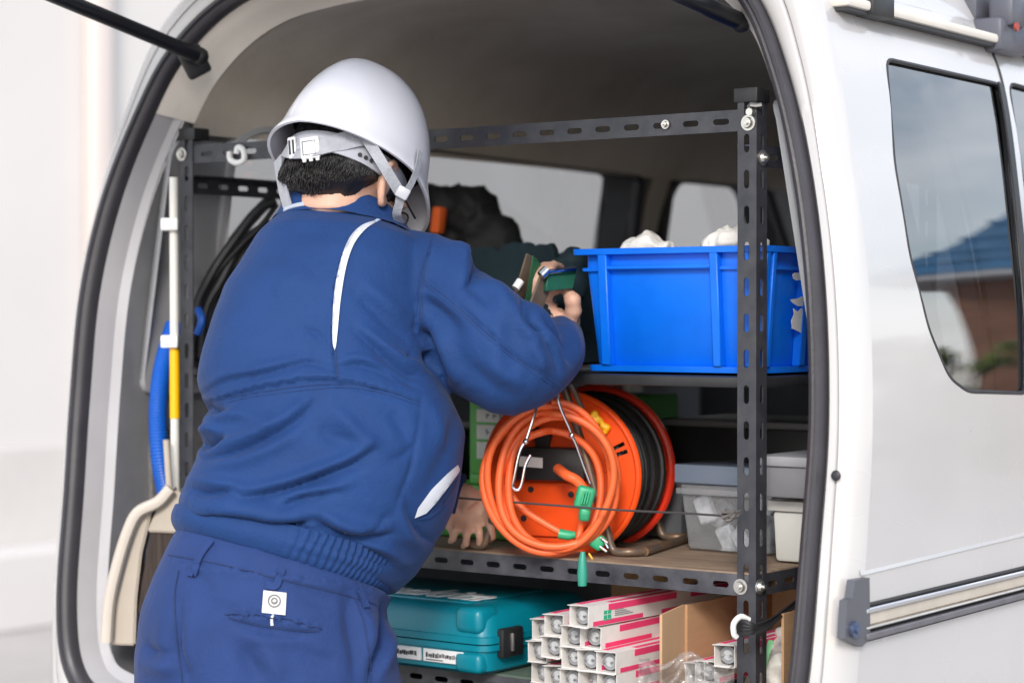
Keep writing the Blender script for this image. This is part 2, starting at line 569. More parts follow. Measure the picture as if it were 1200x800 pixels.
HO = [(.70, .69), (.755, .692), (.87, .716), (1.05, .722), (1.22, .725), (1.40, .713), (1.56, .681), (1.70, .631), (1.815, .566)]
sxs = lambda z: lookup(SX, z)
# smooth version of SX by sampling a spline
_s = cr_([(a, b, 0) for a, b in SX], 8)
SXD = [(p.x, p.y) for p in _s]
sx = lambda z: lookup(SXD, z)
yr = lambda z: lookup([(p.x, p.y) for p in cr_([(a, b, 0) for a, b in YR], 6)], z)
YRD = [(p.x, p.y) for p in cr_([(a, b, 0) for a, b in YR], 6)]
yr = lambda z: lookup(YRD, z)
HOD = [(p.x, p.y) for p in cr_([(a, b, 0) for a, b in HO], 6)]
ho = lambda z: lookup(HOD, z)

# rear ring of the body
Os = off(O_, .016)
C_ = []
for p in B_:
    if p.z < 1.86: C_.append(V((math.copysign(sx(max(p.z, .58)), p.x) if abs(p.x) > .6 else p.x * 1.02, p.y + .04, p.z - (0 if p.z > .6 else .02))))
    else: C_.append(p + V((p.x * .03, .05, .015)))
mid = [b + (c - b) * .7 - V((0, (c.y - b.y) * .40, 0)) for b, c in zip(B_, C_)]
bm = nb()
loft(bm, [off(O_, -.004, .03), off(O_, .012, .004), mixl(Os, B_, .08, -.003), mixl(Os, B_, .50, -.004), mixl(Os, B_, .56, -.002), mixl(Os, B_, .60, .009), mixl(Os, B_, .64, -.002), mixl(Os, B_, .7, -.003), B_, mid, C_], True, False)
obj('rear_pillar', bm, PAINT, van, angle=50)

# side panels
def usd(px, py, side=1):
    z = 1.3
    for _ in range(12):
        p = U(px, py, X=side * sx(z)); z = p.z
    return p
zs = [.30, .58] + [p.z for p in B_[:14 * K] if .6 < p.z < 1.86 and p.x > .6] 
rear_edge = sorted(set(round(z, 4) for z in zs))
side_rear = [(yr(z) + .04, z) for z in rear_edge if z < 1.85]
# use exact C loop for the upper bits
side_rear = [(-.01, .30)] + [(c.y, c.z) for c in C_[:13 * K] if c.x > .6 and .6 < c.z < 1.86]
# window openings (Y, Z) from the photograph
wq = [(usd(a, b).y, usd(a, b).z) for a, b in [(1038, 69), (1048, 190), (1066, 300), (1088, 385), (1112, 442), (1134, 459), (1178, 461)]]
_f = [(1204, 461), (1203, 390), (1196, 300), (1187, 210), (1173, 99)]
wq = wq[:-1]
wq_front = [(usd(a, b).y, usd(a, b).z) for a, b in _f]
quarter = wq + wq_front
quarter = round_poly(quarter, .022, 4)
win_top = 1.715
_g = lambda a, b: (usd(a, b).y, usd(a, b).z)
slide = round_poly([_g(1219, 461), _g(1213, 360), _g(1203, 240), _g(1181, 97), (1.58, win_top), (1.62, 1.24)], .03)
front = round_poly([(1.75, 1.24), (1.73, win_top), (2.25, win_top - .01), (2.72, 1.24)], .04)
outer = [(p[0], p[1]) for p in side_rear] + [(2.45, 1.855), (2.75, 1.55), (3.0, 1.22), (3.32, 1.0), (3.38, .6), (3.34, .3)]
ARCH = lambda cy: [(cy + .30 * math.cos(a), .30 + .30 * math.sin(a)) for a in np.linspace(math.pi, 0, 14)]
outer += [(2.95 + .30 * math.cos(a), .302 + .30 * math.sin(a)) for a in np.linspace(0, math.pi, 14)]
outer += [(.72 + .30 * math.cos(a), .302 + .30 * math.sin(a)) for a in np.linspace(0, math.pi, 14)]
def side_pt(s, out=0.0):
    # crease bump: a soft step in the panel low down
    return lambda y, z: V((s * (sx(z) + out), y, z))
od = dens(outer, .05)
slide_l = round_poly([(.80, 1.24), (.78, win_top), (1.62, win_top), (1.66, 1.24)], .04)
quarter_l = round_poly([(.22, 1.24), (.14, win_top), (.70, win_top), (.72, 1.24)], .04)
for s in (1, -1):
    if s < 0: quarter, slide = quarter_l, slide_l
    bm = nb()
    sheet(bm, od, [dens(quarter, .03), dens(slide, .04), dens(front, .04)], .04, side_pt(s), depth=V((-s * .012, 0, 0)))
    obj('side_panel', bm, PAINT, van, angle=50)
    for nm, hole in (('quarter_window', quarter), ('sliding_door_window', slide), ('front_door_window', front)):
        bm = nb(); sheet(bm, dens(hole, .03), [], .05, side_pt(s, -.006))
        gl = obj(nm, bm, QGLASS if s > 0 else PGLASS, van)
        bm = nb()
        tube(bm, [side_pt(s, -.002)(y, z) for y, z in hole], .0035, 6, closed=True)
        obj('window_seal', bm, RUBBER, gl)
# door shut line and black division strip between quarter and sliding window (right side), grooves proud 1 mm
SHUT = M('dark_shut_gap', (.03, .03, .033), .6)
for s in (1, -1):
    pl = cr_([(a, b, 0) for a, b in ([_g(1163, 62), _g(1175, 100), _g(1191, 210), _g(1201, 300), _g(1209, 400), _g(1212, 470), _g(1213, 640)] if s > 0 else [(.74, 1.79), (.75, 1.5), (.76, 1.24), (.76, .99)])], 6)
    bm = nb(); ribbon(bm, [side_pt(s)(p.x, p.y) for p in pl], V((s, 0, .15)), .007, .0015); obj('shut_line', bm, SHUT, van)
    bm = nb(); ribbon(bm, [side_pt(s)(1.68, z) for z in np.linspace(1.79, .62, 20)], V((s, 0, .1)), .006, .0015); obj('shut_line', bm, SHUT, van)
    if s < 0: continue
    bm = nb()
    pl = [_g(1171, 98), _g(1187, 205), _g(1197, 300), _g(1205, 400), _g(1206, 460)]
    q = cr_([(a, b, 0) for a, b in pl], 6)
    ribbon(bm, [side_pt(s, .0)(p.x, p.y) for p in q], V((s, 0, .2)), .014, .003)
    obj('division_strip', bm, BLACKP, van)
    # faint crease under the window: thin proud lip
    bm = nb()
    a = usd(1009, 671); b = usd(1200, 625)
    ribbon(bm, [side_pt(s, -.001)(y, a.z + (b.z - a.z) * (y - a.y) / (b.y - a.y)) for y in np.linspace(a.y, 2.9, 40)], V((s, 0, .35)), .008, .0015)
    obj('body_crease', bm, PAINT, van)
    if s < 0: continue
    # sliding door rail: channel with a dark upper gap, bright lips
    z1 = usd(1012, 707).z; z0 = usd(1012, 752).z
    ya = usd(1008, 730).y
    H = z1 - z0
    rail = None
    CH = M('rail_face', (.60, .535, .46), .35, metal=.25, var=.08, vs=12) if s == 1 else CH  # beige colour stands in for the ground reflected in the glossy rail
    segs = [(1.0, .90, .003, SHUT, 'rail_gap'), (.90, .76, .010, CHROME, 'rail_upper_lip'), (.75, .42, .004, CH, 'rail_face'), (.42, .36, .012, STEEL, 'rail_edge'), (.355, .26, .003, SHUT, 'rail_slot'), (.26, .08, .013, RUBBER_L, 'rail_lower_lip'), (.07, 0, .005, SHUT, 'rail_bottom_gap')]
    for hi, lo, out, mt, nm in segs:
        zt, zb = z0 + H * hi, z0 + H * lo
        bm = nb()
        x0 = s * (sx((zt + zb) / 2) - .004); x1 = s * (sx((zt + zb) / 2) + out)
        rbox(bm, min(x0, x1), max(x0, x1), ya, 1.72, zb, zt, .002, 1)
        o = obj(nm if rail is not None else 'sliding_rail', bm, mt, van if rail is None else rail)
        if rail is None: rail = o
    # end cap
    bm = nb()
    def cappt(px, py): p = usd(px, py); return (p.y, p.z)
    poly = [cappt(a, b) for a, b in [(986, 703), (992, 700), (995, 679), (1012, 676), (1013, 747), (1003, 757), (983, 747)]]
    sheet(bm, poly, [], None, lambda y, z: V((s * (sx(z) - .003), y, z)), depth=V((s * .012, 0, 0)))
    bmesh.ops.bevel(bm, geom=[e for e in bm.edges if e.is_manifold and e.calc_face_angle(0) > .5], offset=.003, segments=2, affect='EDGES')
    ec = obj('rail_end_cap', bm, M('grey_end_cap', (.085, .088, .105), .45) if s == 1 else ECM, van)
    ECM = ec.data.materials[0]
    bm = nb()
    c = usd(992, 736); c = V((s * (sx(c.z) + .0095), c.y, c.z))
    cyl(bm, c, c + V((s * .006, 0, 0)), .011, 20); cyl(bm, c + V((s * .006, 0, 0)), c + V((s * .009, 0, 0)), .006, 6)
    obj('screw', bm, M('blued_screw', (.10, .13, .22), .3, metal=.6) if s == 1 else SCM, ec)
    SCM = ec.children[0].data.materials[0]
# rubber plug on the pillar
p = U(980, 557, Y=-.012)
for s in (1,):
    bm = nb(); ball(bm, (s * p.x, p.y - .001, p.z), (.0075, .003, .0075), sub=2); obj('rubber_plug', bm, RUBBER, van)

# seal: a two-lipped rubber band
rings = []
prof = [(-.019, .012), (-.021, -.004), (-.014, -.013), (-.004, -.016), (.002, -.013), (.006, -.018), (.015, -.018), (.018, -.008), (.016, .012), (0, .02)]
rings = [off(O_, a * .64, b) for a, b in prof]
bm = nb(); loft(bm, rings, True, False, True)
SEALM = M('opening_seal', (.045, .042, .050), .42, var=.12, vs=20, bump=.08, bs=160)
obj('opening_seal', bm, SEALM, van)

# inner flange: grey metal low down, pale headliner trim above
G = [off(O_, -.012, .010), off(O_, -.020, .03), off(O_, -.024, .045), off(O_, -.040, .055)]
def part_loft(rs, keep):
    bm = nb()
    vs = [[bm.verts.new(p) for p in r] for r in rs]
    n = len(rs[0])
    for i in range(len(rs) - 1):
        for j in range(n):
            k = (j + 1) % n
            if keep((rs[0][j].z + rs[0][k].z) / 2, (rs[0][j].x + rs[0][k].x) / 2):
                bm.faces.new((vs[i][j], vs[i][k], vs[i + 1][k], vs[i + 1][j]))
    bmesh.ops.delete(bm, geom=[v for v in bm.verts if not v.link_faces], context='VERTS')
    return bm
ZH = 1.715
obj('inner_frame', part_loft(G, lambda z, x: z < ZH), PAINT_IN, van)
G2 = [off(O_, -.012, .010), off(O_, -.022, .02), off(O_, -.030, .04), off(O_, -.050, .07)]
obj('headliner_edge', part_loft(G2, lambda z, x: z >= ZH), HEADE, van)
# headliner: from the rear edge forward to the windscreen, dipping a little
top = [p for p in off(O_, -.050, .07)]
idx = [j for j in range(NL) if O_[j].z >= ZH - .015]
sec = [top[j] for j in idx]
rs = []
for t in np.linspace(0, 1, 22):
    r = []
    for p in sec:
        y = p.y + (2.42 - p.y) * t
        k = min(1, t * 9)
        cz = max(0, (p.z - 1.68) / .22)
        q = V((p.x * (1 - .012 * k) , y, p.z + .03 * k * cz - .10 * max(0, t - .86) / .14 * cz))
        q.z += .006 * math.sin(y * 5 + p.x * 3) * cz
        # cross bows
        q.z -= .010 * cz * math.exp(-((y - .95) / .04) ** 2) + .010 * cz * math.exp(-((y - 1.65) / .05) ** 2)
        r.append(q)
    rs.append(r)
bm = nb(); loft(bm, rs, False, False)
obj('headliner', bm, HEADL, van, angle=0)

# inner walls with window holes
ix = lambda z: ho(z) - .040
iw = [(yr(z) + .055, z) for z in np.linspace(.70, ZH + .005, 22)] + [(2.42, ZH + .005), (2.95, 1.2), (3.1, .7)]
qi = round_poly([(.34, 1.22), (.27, 1.45), (.245, 1.68), (.30, 1.705), (.62, 1.705), (.66, 1.22)], .04)
si = round_poly([(.80, 1.26), (.76, 1.70), (1.615, 1.69), (1.66, 1.26)], .05)
fi = round_poly([(1.77, 1.26), (1.745, 1.69), (2.20, 1.69), (2.66, 1.26)], .05)
for s in (1, -1):
    bm = nb()
    sheet(bm, dens(iw, .06), [dens(qi, .04), dens(si, .04), dens(fi, .04)], .06, lambda y, z: V((s * ix(z), y, z)), depth=V((s * .01, 0, 0)))
    obj('inner_wall', bm, DKTRIM, van)
    for hole in (qi, si, fi):
        bm = nb(); tube(bm, [V((s * (ix(z) - .004), y, z)) for y, z in hole], .017, 8, closed=True, sy=.8)
        obj('inner_window_trim', bm, RUBBER if hole is not qi else TRIMG, van)
    # ledge between trim and glass
    for hole in (qi, si, fi):
        bm = nb()
        h = dens(hole, .05)
        loft(bm, [[V((s * (ix(z)), y, z)) for y, z in h], [V((s * (sx(z) - .014), y, z)) for y, z in h]], True, False)
        obj('window_reveal', bm, TRIMG if hole is qi else BLACKP, van)
    bm = nb()
    cp = round_poly([(.12, .78), (.12, 1.16), (.62, 1.16), (.62, .78)], .05)
    sheet(bm, dens(cp, .05), [], .06, lambda y, z: V((s * (ix(z) - .001), y, z)), depth=V((-s * .010, 0, 0)))
    obj('wall_pocket_panel', bm, CARPET, van)
    bm = nb()
    sheet(bm, round_poly([(.10, 1.67), (.10, 1.22), (.28, 1.22), (.26, 1.67)], .03), [], .05, lambda y, z: V((s * (ix(z) - .001), y, z)), depth=V((-s * .012, 0, 0)))
    obj('pillar_trim', bm, TRIMG, van)
    # B pillar cover
    bm = nb(); sheet(bm, dens([(1.68, 1.0), (1.655, 1.71), (1.725, 1.71), (1.74, 1.0)], .05), [], .06, lambda y, z: V((s * (ix(z) - .012), y, z)), depth=V((s * .01, 0, 0)))
    obj('centre_pillar_trim', bm, HEADL, van)
bm = nb(); rbox(bm, -.71, .71, .03, 3.0, .66, .70); obj('cargo_floor', bm, FLOORM, van, smooth=False)
bm = nb(); rbox(bm, -.55, .55, -.045, .05, .700, .706, .002); obj('sill_plate', bm, BLACKP, van)
# outer roof
idt = [j for j in range(NL) if C_[j].z >= 1.83]
sec = [C_[j] for j in idt]
rs = [sec] + [[V((p.x, y, p.z + .02 * min(1, (y - .2) / .4) * max(0, (p.z - 1.84) / .17))) for p in sec] for y in (.32, .5, .8, 1.2, 1.7, 2.2, 2.45)]
bm = nb(); loft(bm, rs, False, False); obj('roof', bm, PAINT, van)
# windscreen, nose, bumper, wheels: out of the frame but part of the vehicle
bm = nb()
loft(bm, [[V((x, 2.45 - .05 * (abs(x) > .5), 1.84)) for x in np.linspace(-.62, .62, 9)], [V((x, 3.02 - .05 * (abs(x) > .5), 1.2)) for x in np.linspace(-.74, .74, 9)]], False, False)
obj('windscreen', bm, PGLASS, van)
bm = nb()
loft(bm, [[V((x, 3.0 - .04 * (abs(x) > .5), 1.22)) for x in np.linspace(-.76, .76, 9)], [V((x, 3.33 - .05 * (abs(x) > .5), 1.0)) for x in np.linspace(-.775, .775, 9)], [V((x, 3.40 - .05 * (abs(x) > .5), .6)) for x in np.linspace(-.77, .77, 9)], [V((x, 3.36, .28)) for x in np.linspace(-.75, .75, 9)]], False, False)
obj('nose', bm, PAINT, van)
bm = nb(); rbox(bm, -.70, .70, 2.75, 3.0, .95, 1.18, .04); obj('dashboard', bm, DKTRIM, van)
bm = nb(); rbox(bm, -.78, .78, -.16, .02, .36, .56, .04, 3); obj('rear_bumper', bm, PAINT, van)
bm = nb(); rbox(bm, -.70, .70, 0, 3.2, .28, .655); obj('underbody', bm, BLACKP, van, smooth=False)
TYRE = M('tyre_rubber', (.02, .02, .02), .9, bump=.2)
for wx in (-.70, .70):
    for wy in (.72, 2.95):
        bm = nb(); s = 1 if wx > 0 else -1
        cyl(bm, (wx - .075, wy, .28), (wx + .075, wy, .28), .275, 32)
        bmesh.ops.bevel(bm, geom=[e for e in bm.edges if e.calc_face_angle(0) > 1], offset=.02, segments=2, affect='EDGES')
        wh = obj('wheel', bm, TYRE, van)
        bm = nb(); cyl(bm, (wx + s * .06, wy, .28), (wx + s * .082, wy, .28), .17, 24, .155); obj('rim', bm, STEEL, wh)
SEATM = M('seat_cloth', (.05, .05, .055), .9, var=.2)
for x in (-.36, .36):
    bm = nb(); rbox(bm, x - .25, x + .25, 1.86, 1.98, .80, 1.28, .05, 3); seat = obj('seat_backrest', bm, SEATM, van)
    bm = nb(); rbox(bm, x - .13, x + .13, 1.87, 1.96, 1.29, 1.42, .04, 3); obj('headrest', bm, SEATM, seat)
# sun visors, coat hook
bm = nb(); rbox(bm, -.55, -.08, 2.30, 2.32, 1.70, 1.83, .01); obj('sun_visor', bm, M('visor_cloth', (.50, .40, .36), .9), van)
p = U(350, 92, X=-.60)
bm = nb()
tube(bm, cr_([U(343, 78, X=-.585), U(340, 92, X=-.55), U(343, 108, X=-.56), U(347, 112, X=-.60)], 5), [.012] * 16, 8)
rbox(bm, -.62, -.575, p.y - .03, p.y + .03, U(343, 74, X=-.59).z - .006, U(343, 74, X=-.59).z + .012, .006)
obj('coat_hook', bm, HEADE, van)
# drip rail with clamp
bm = nb()
zr = 1.805
for (y0, y1) in ((.14, 2.4),):
    for s in (1, -1):
        X = s * (sx(zr) + .012)
        rb = nb(); rbox(rb, X - .018, X + .018, y0, y1, zr - .008, zr + .007, .005, 2)
        obj('drip_rail', rb, M('cream_drip_rail', (.62, .58, .53), .4, var=.06) if s == 1 else DRM, van)
        DRM = van.children[-1].data.materials[0]
        rb = nb(); rbox(rb, X - .010, X + .013, y0 + .005, y1, zr - .013, zr - .007); obj('drip_rail_underside', rb, SHUT, van)
bm.free()
xr = sx(zr) + .012
p = U(1020, 8, X=xr)
bm = nb(); rbox(bm, xr - .02, xr + .023, p.y - .035, p.y + .035, zr - .014, zr + .02, .005); obj('rail_clamp', bm, BLACKP, van)
# roof rack foot
p = U(1172, 38, X=xr)
bm = nb()
rbox(bm, xr - .05, xr + .024, p.y - .05, p.y + .06, zr - .02, zr + .035, .008)
rbox(bm, xr - .10, xr - .02, p.y - .045, p.y + .045, zr + .03, zr + .12, .012)
rbox(bm, xr - .01, xr + .035, p.y - .03, p.y + .03, zr + .02, zr + .075, .010)
foot = obj('roof_rack_foot', bm, M('grey_rack_foot', (.085, .088, .11), .4), van)
bm = nb(); c = U(1190, 32, X=xr + .035); cyl(bm, c, c + V((.004, 0, 0)), .007, 14); obj('foot_lock', bm, M('red_lock_button', (.35, .05, .035), .4), foot)
bm = nb(); rbox(bm, -.66, .66, p.y - .03, p.y + .03, zr + .235, zr + .265, .01); rb = obj('roof_rack_bar', bm, BLACKP, van)
for s in (1, -1):
    bm = nb(); tube(bm, [V((s * (xr - .06), p.y, zr + .10)), V((s * (xr - .075), p.y, zr + .24))], .022, 8)
    obj('rack_upright', bm, BLACKP, van)

# open tailgate and its gas struts
tg = [(-.60, .20), (.60, .20), (.66, -.30), (.66, -.66), (.5, -.78), (-.5, -.78), (-.66, -.66), (-.66, -.30)]
tgh = round_poly([(-.50, -.02), (.50, -.02), (.54, -.45), (-.54, -.45)], .06)
tz = lambda y: 1.985 - .08 * (y - .2) + .0
bm = nb(); sheet(bm, round_poly(tg, .05), [tgh], .08, lambda x, y: V((x, y, tz(y) + .02 - .05 * x * x)), depth=V((0, 0, .05)))
gate = obj('tailgate', bm, PAINT, van)
bm = nb(); sheet(bm, tgh, [], .1, lambda x, y: V((x, y, tz(y) + .045 - .05 * x * x))); obj('tailgate_glass', bm, PGLASS, gate)
for s in (-1, 1):
    P0 = U(234, 66, Y=.045); P1 = U(-70, -60, X=P0.x)
    if s == 1:
        P0 = U(868, 26, X=.52) ; P1 = V((.52, P0.y - (.85), P0.z + .10))
    bm = nb()
    d = (P1 - P0)
    tube(bm, [P0 + d * .02, P0 + d * .11, P0 + d * .115, P1], [.0135, .0135, .0125, .0125], 12)
    st = obj('gas_strut', bm, M('gas_strut_black', (.012, .013, .017), .3, var=.2) if s == -1 else GSM, van)
    GSM = st.data.materials[0]
    bm = nb()
    ball(bm, P0, .016, sub=2)
    tube(bm, [P0, P0 + V((s * .035, .01, .0))], .009, 10)
    rbox(bm, -.008, .008, -.022, .022, -.026, .026, .006, 2, Matrix.Translation(P0 + V((s * .03, .018, -.006))) @ Matrix.Rotation(.5 * s, 4, 'Z') @ Matrix.Rotation(.5, 4, 'X'))
    obj('strut_mount', bm, BLACKP, st)
# ================================================================== THE SHELF RACK
rack = thing('shelf_rack', 'black slotted angle steel rack with three shelves bolted inside the van', 'shelf', (0, .1, .70))
XL, XR, YF, YB, AW = -.582, .571, .10, .70, .031
def stadium(u, v, l, h, k=4):
    out = []
    for s, c in ((1, u + l / 2 - h / 2), (-1, u - l / 2 + h / 2)):
        for i in range(k + 1):
            a = -math.pi / 2 + math.pi * i / k + (0 if s > 0 else math.pi)
            out.append((c + h / 2 * math.cos(a), v + h / 2 * math.sin(a)))
    return out
def angle_bar(bm, O, A, L, P, Q, w_=AW, pitch=.0515, sl=.027, sw=.0088, ph=.026, t=.0022):
    """slotted L profile from O along A; flange one in direction P, flange two in direction Q"""
    A, P, Q = V(A), V(P), V(Q)
    hs_ = [stadium(ph + i * pitch, w_ * .52, sl, sw) for i in range(int((L - ph - sl / 2) / pitch) + 1) if ph + i * pitch + sl / 2 < L - .004]
    rect = [(0, 0), (L, 0), (L, w_), (0, w_)]
    sheet(bm, rect, hs_, None, lambda u, v: O + A * u + P * v, depth=Q * t)
    rect2 = [(0, t), (L, t), (L, w_), (0, w_)]
    sheet(bm, rect2, hs_, None, lambda u, v: O + A * u + Q * v, depth=P * t)
X_, Y_, Z_ = V((1, 0, 0)), V((0, 1, 0)), V((0, 0, 1))
ZT = 1.684
for (x, y, sxn, syn, z1) in ((XR, YF, -1, 1, ZT), (XL, YF, 1, 1, ZT), (XR, YB, -1, -1, ZT), (XL, YB, 1, -1, ZT)):
    bm = nb(); angle_bar(bm, V((x, y, .702)), Z_, z1 - .702, X_ * sxn, Y_ * syn, ph=.030)
    post = obj('post', bm, ANGLE, rack, smooth=False)
    bm = nb(); rbox(bm, min(x, x + sxn * (AW + .004)) - .002, max(x, x + sxn * (AW + .004)) + .002, min(y, y + syn * (AW + .003)) - .002, max(y, y + syn * (AW + .003)) + .002, z1 - .018, z1 + .003, .002)
    obj('post_cap', bm, BLACKP, post)
    bm = nb(); rbox(bm, x - .022 + sxn * .015, x + .022 + sxn * .015, y - .022 + syn * .015, y + .022 + syn * .015, .701, .716, .003); obj('post_foot', bm, BLACKP, post)
bm = nb(); angle_bar(bm, V((XL, .36, .702)), Z_, 1.60 - .702, Y_, X_); obj('post', bm, ANGLE, rack, smooth=False)
# front top rail lies behind the posts
def xrail(name, z, y, back, x0=XL + .003, x1=XR - .003, mt=None):
    bm = nb(); angle_bar(bm, V((x0, y, z + AW / 2)), X_, x1 - x0, -Z_, Y_ * back, ph=.06); return obj(name, bm, mt or ANGLE, rack, smooth=False)
def yrail(name, z, x, inw, y0=YF + .003, y1=YB - .003, mt=None):
    bm = nb(); angle_bar(bm, V((x, y0, z + AW / 2)), Y_, y1 - y0, -Z_, X_ * inw, ph=.05); return obj(name, bm, mt or ANGLE, rack, smooth=False)
ANGW = M('worn_angle_steel', (.022, .023, .03), .4, var=.2, vs=14, rgb2=(.10, .10, .115), stretch=(1, 1, 1), rvar=.1)
xrail('top_rail', 1.641, YF + .0025, 1)
yrail('side_rail', 1.590, XR - .0025, -1); yrail('side_rail', 1.590, XL + .0025, 1)
Z1 = .990   # lower shelf surface
Z2 = 1.272  # upper shelf surface
for zz in (Z1, .800):
    xrail('front_rail', zz - .018, YF + .0025, 1, mt=ANGW); xrail('rear_rail', zz - .018, YB - .0025, -1)
    yrail('side_rail', zz - .018, XR - .0025, -1); yrail('side_rail', zz - .018, XL + .0025, 1)
bm = nb(); rbox(bm, XL + .005, XR - .005, YF + .005, YB - .005, Z1 - .012, Z1, .001); obj('shelf_board', bm, PLY, rack, label='worn brown plywood middle shelf board')
bm = nb(); rbox(bm, XL + .005, XR - .005, YF + .005, YB - .005, .789, .801, .001); obj('shelf_board', bm, GREENB, rack, label='green grey bottom shelf board')
bm = nb(); rbox(bm, -.26, XR - .004, YF + .006, YB - .006, Z2 - .016, Z2, .003); obj('shelf_board', bm, BLACKP, rack, label='thin black upper shelf board')
# bolts that show
def bolt(p, d, r=.0085):
    d = V(d); bm = nb()
    cyl(bm, p, p + d * .0015, r * 1.35, 18); cyl(bm, p + d * .0015, p + d * .006, r, 12, r * .8); cyl(bm, p + d * .006, p + d * .010, r * .42, 10)
    obj('bolt', bm, STEEL, rack)
for px, py in ((877, 144), (868, 687)):
    bolt(U(px, py, Y=YF - .0005), (0, -1, 0))
for px, py in ((893.5, 185), (890, 687)):
    bolt(U(px, py, X=XR + .0005), (1, 0, 0))
bolt(U(213, 181, Y=YF - .0005), (0, -1, 0))
bolt(U(780, 146, Y=YF - .0005), (0, -1, 0), .005)
bm = nb(); p = U(883, 128, Y=YF - .004)
tube(bm, [p + V(q) for q in ((-.008, 0, .004), (-.002, -.004, .006), (.004, 0, .005), (.012, .003, .006))], .003, 6)
cyl(bm, p + V((-.004, .004, -.004)), p + V((-.004, -.006, -.004)), .0055, 10)
obj('wing_clip', bm, STEEL, rack)
# white S hook clipped on the top left rail
bm = nb(); D0 = dict(Y=YF - .006)
tube(bm, cr_([U(269, 178, **D0), U(270, 187, **D0), U(278, 191, **D0), U(286, 187, **D0), U(285, 176, **D0), U(279, 173, **D0), U(277, 180, **D0)], 5), .0052, 8)
tag(obj('plastic_hook', bm, WHITEP), 'small white plastic hook clipped on the top left rack rail', 'hook')

# ================================================================== BLUE BIN
bx0, bx1, by0, by1, bz0, bz1 = .235, .566, .128, .66, Z2 + .004, 1.462
bin_ = thing('storage_bin', 'open blue plastic storage bin on the upper shelf beside the right rack post', 'bin', ((bx0 + bx1) / 2, (by0 + by1) / 2, bz0))
def taper(z):
    return .014 * (1 - (z - bz0) / (bz1 - bz0))
def bin_ring(z, inset=0.0, r=.012):
    t = taper(z) + inset
    pl = round_poly([(bx0 + t, by0 + t), (bx1 - t, by0 + t), (bx1 - t, by1 - t), (bx0 + t, by1 - t)], r, 4)
    return [V((x, y, z)) for x, y in pl]
bm = nb()
loft(bm, [bin_ring(z, i) for z, i in ((bz0 + .004, .075), (bz0 + .004, .018), (bz0 + .012, .012), (bz1 - .030, .010), (bz1 - .004, .012), (bz1 - .004, .014), (bz0 + .018, .016), (bz0 + .014, .08))])
obj('shell', bm, BLUE, bin_)
def bin_band(z0, z1, i0, i1, name):
    bm = nb(); a = [bin_ring(z0, i1), bin_ring(z0, i0), bin_ring(z1, i0), bin_ring(z1, i1)]
    loft(bm, a, True, False, True)
    bmesh.ops.bevel(bm, geom=[e for e in bm.edges if e.calc_face_angle(0) > 1.2], offset=.0012, segments=1, affect='EDGES')
    return obj(name, bm, BLUE, bin_)
bin_band(bz1 - .009, bz1, -.004, .016, 'rim')
bin_band(bz1 - .034, bz1 - .029, .004, .011, 'stacking_ledge')
bin_band(bz0, bz0 + .009, .001, .05, 'foot_lip')
def rib(u0, u1, face, z0=bz0 + .009, z1=bz1 - .008, pr=.003):
    """upright rib on the rear face (u = x) or right face (u = y)"""
    bm = nb()
    def q(u, z, o):
        t = taper(z)
        if face == 'rear': return V((u, by0 + t - o, z))
        return V((bx1 - t + o, u, z))
    b, t = [], []
    for z, L in ((z0, b), (z1, t)):
        L += [q(u0, z, -.012), q(u1, z, -.012), q(u1, z, pr), q(u0, z, pr)]
    hexa(bm, b, t, .0015, 1); obj('rib', bm, BLUE, bin_)
W_ = bx1 - bx0
for a, b in ((.044, .060), (W_ - .090, W_ - .076), (W_ - .036, W_ - .022)):
    rib(bx0 + a, bx0 + b, 'rear')
for a, b in ((.010, .022), (.03, .04), (.13, .145), (.38, .395), (.49, .50)):
    rib(by0 + a, by0 + b, 'side')
# the raised middle panel frame on the rear face
bm = nb()
def q2(u, z, o): return V((u, by0 + taper(z) - o, z))
for (u0, u1, z0, z1) in ((bx0 + .060, bx0 + W_ - .090, bz1 - .032, bz1 - .026),):
    hexa(bm, [q2(u0, z0, -.01), q2(u1, z0, -.01), q2(u1, z0, .0035), q2(u0, z0, .0035)], [q2(u0, z1, -.01), q2(u1, z1, -.01), q2(u1, z1, .0035), q2(u0, z1, .0035)], .001, 1)
obj('handle_ledge', bm, BLUE, bin_)
# torn white sticker remains on the right face
rnd = random.Random(3)
for (py0, py1, dx) in ((318, 330, 0), (348, 358, 1), (360, 392, 2)):
    bm = nb()
    a = U(930, py0, X=bx1 - .008); b = U(940, py1, X=bx1 - .008)
    n_ = 14; poly = []
    for k in range(n_):
        an = 2 * math.pi * k / n_
        poly.append((( a.y + b.y) / 2 + .030 * math.cos(an) * rnd.uniform(.5, 1.1), (a.z + b.z) / 2 + (a.z - b.z) * .55 * math.sin(an) * rnd.uniform(.6, 1.1)))
    sheet(bm, poly, [], None, lambda y, z: V((bx1 - taper(z) + .0008 , y, z)), depth=V((.0006, 0, 0)))
    obj('torn_sticker', bm, PAPER, bin_, smooth=False)

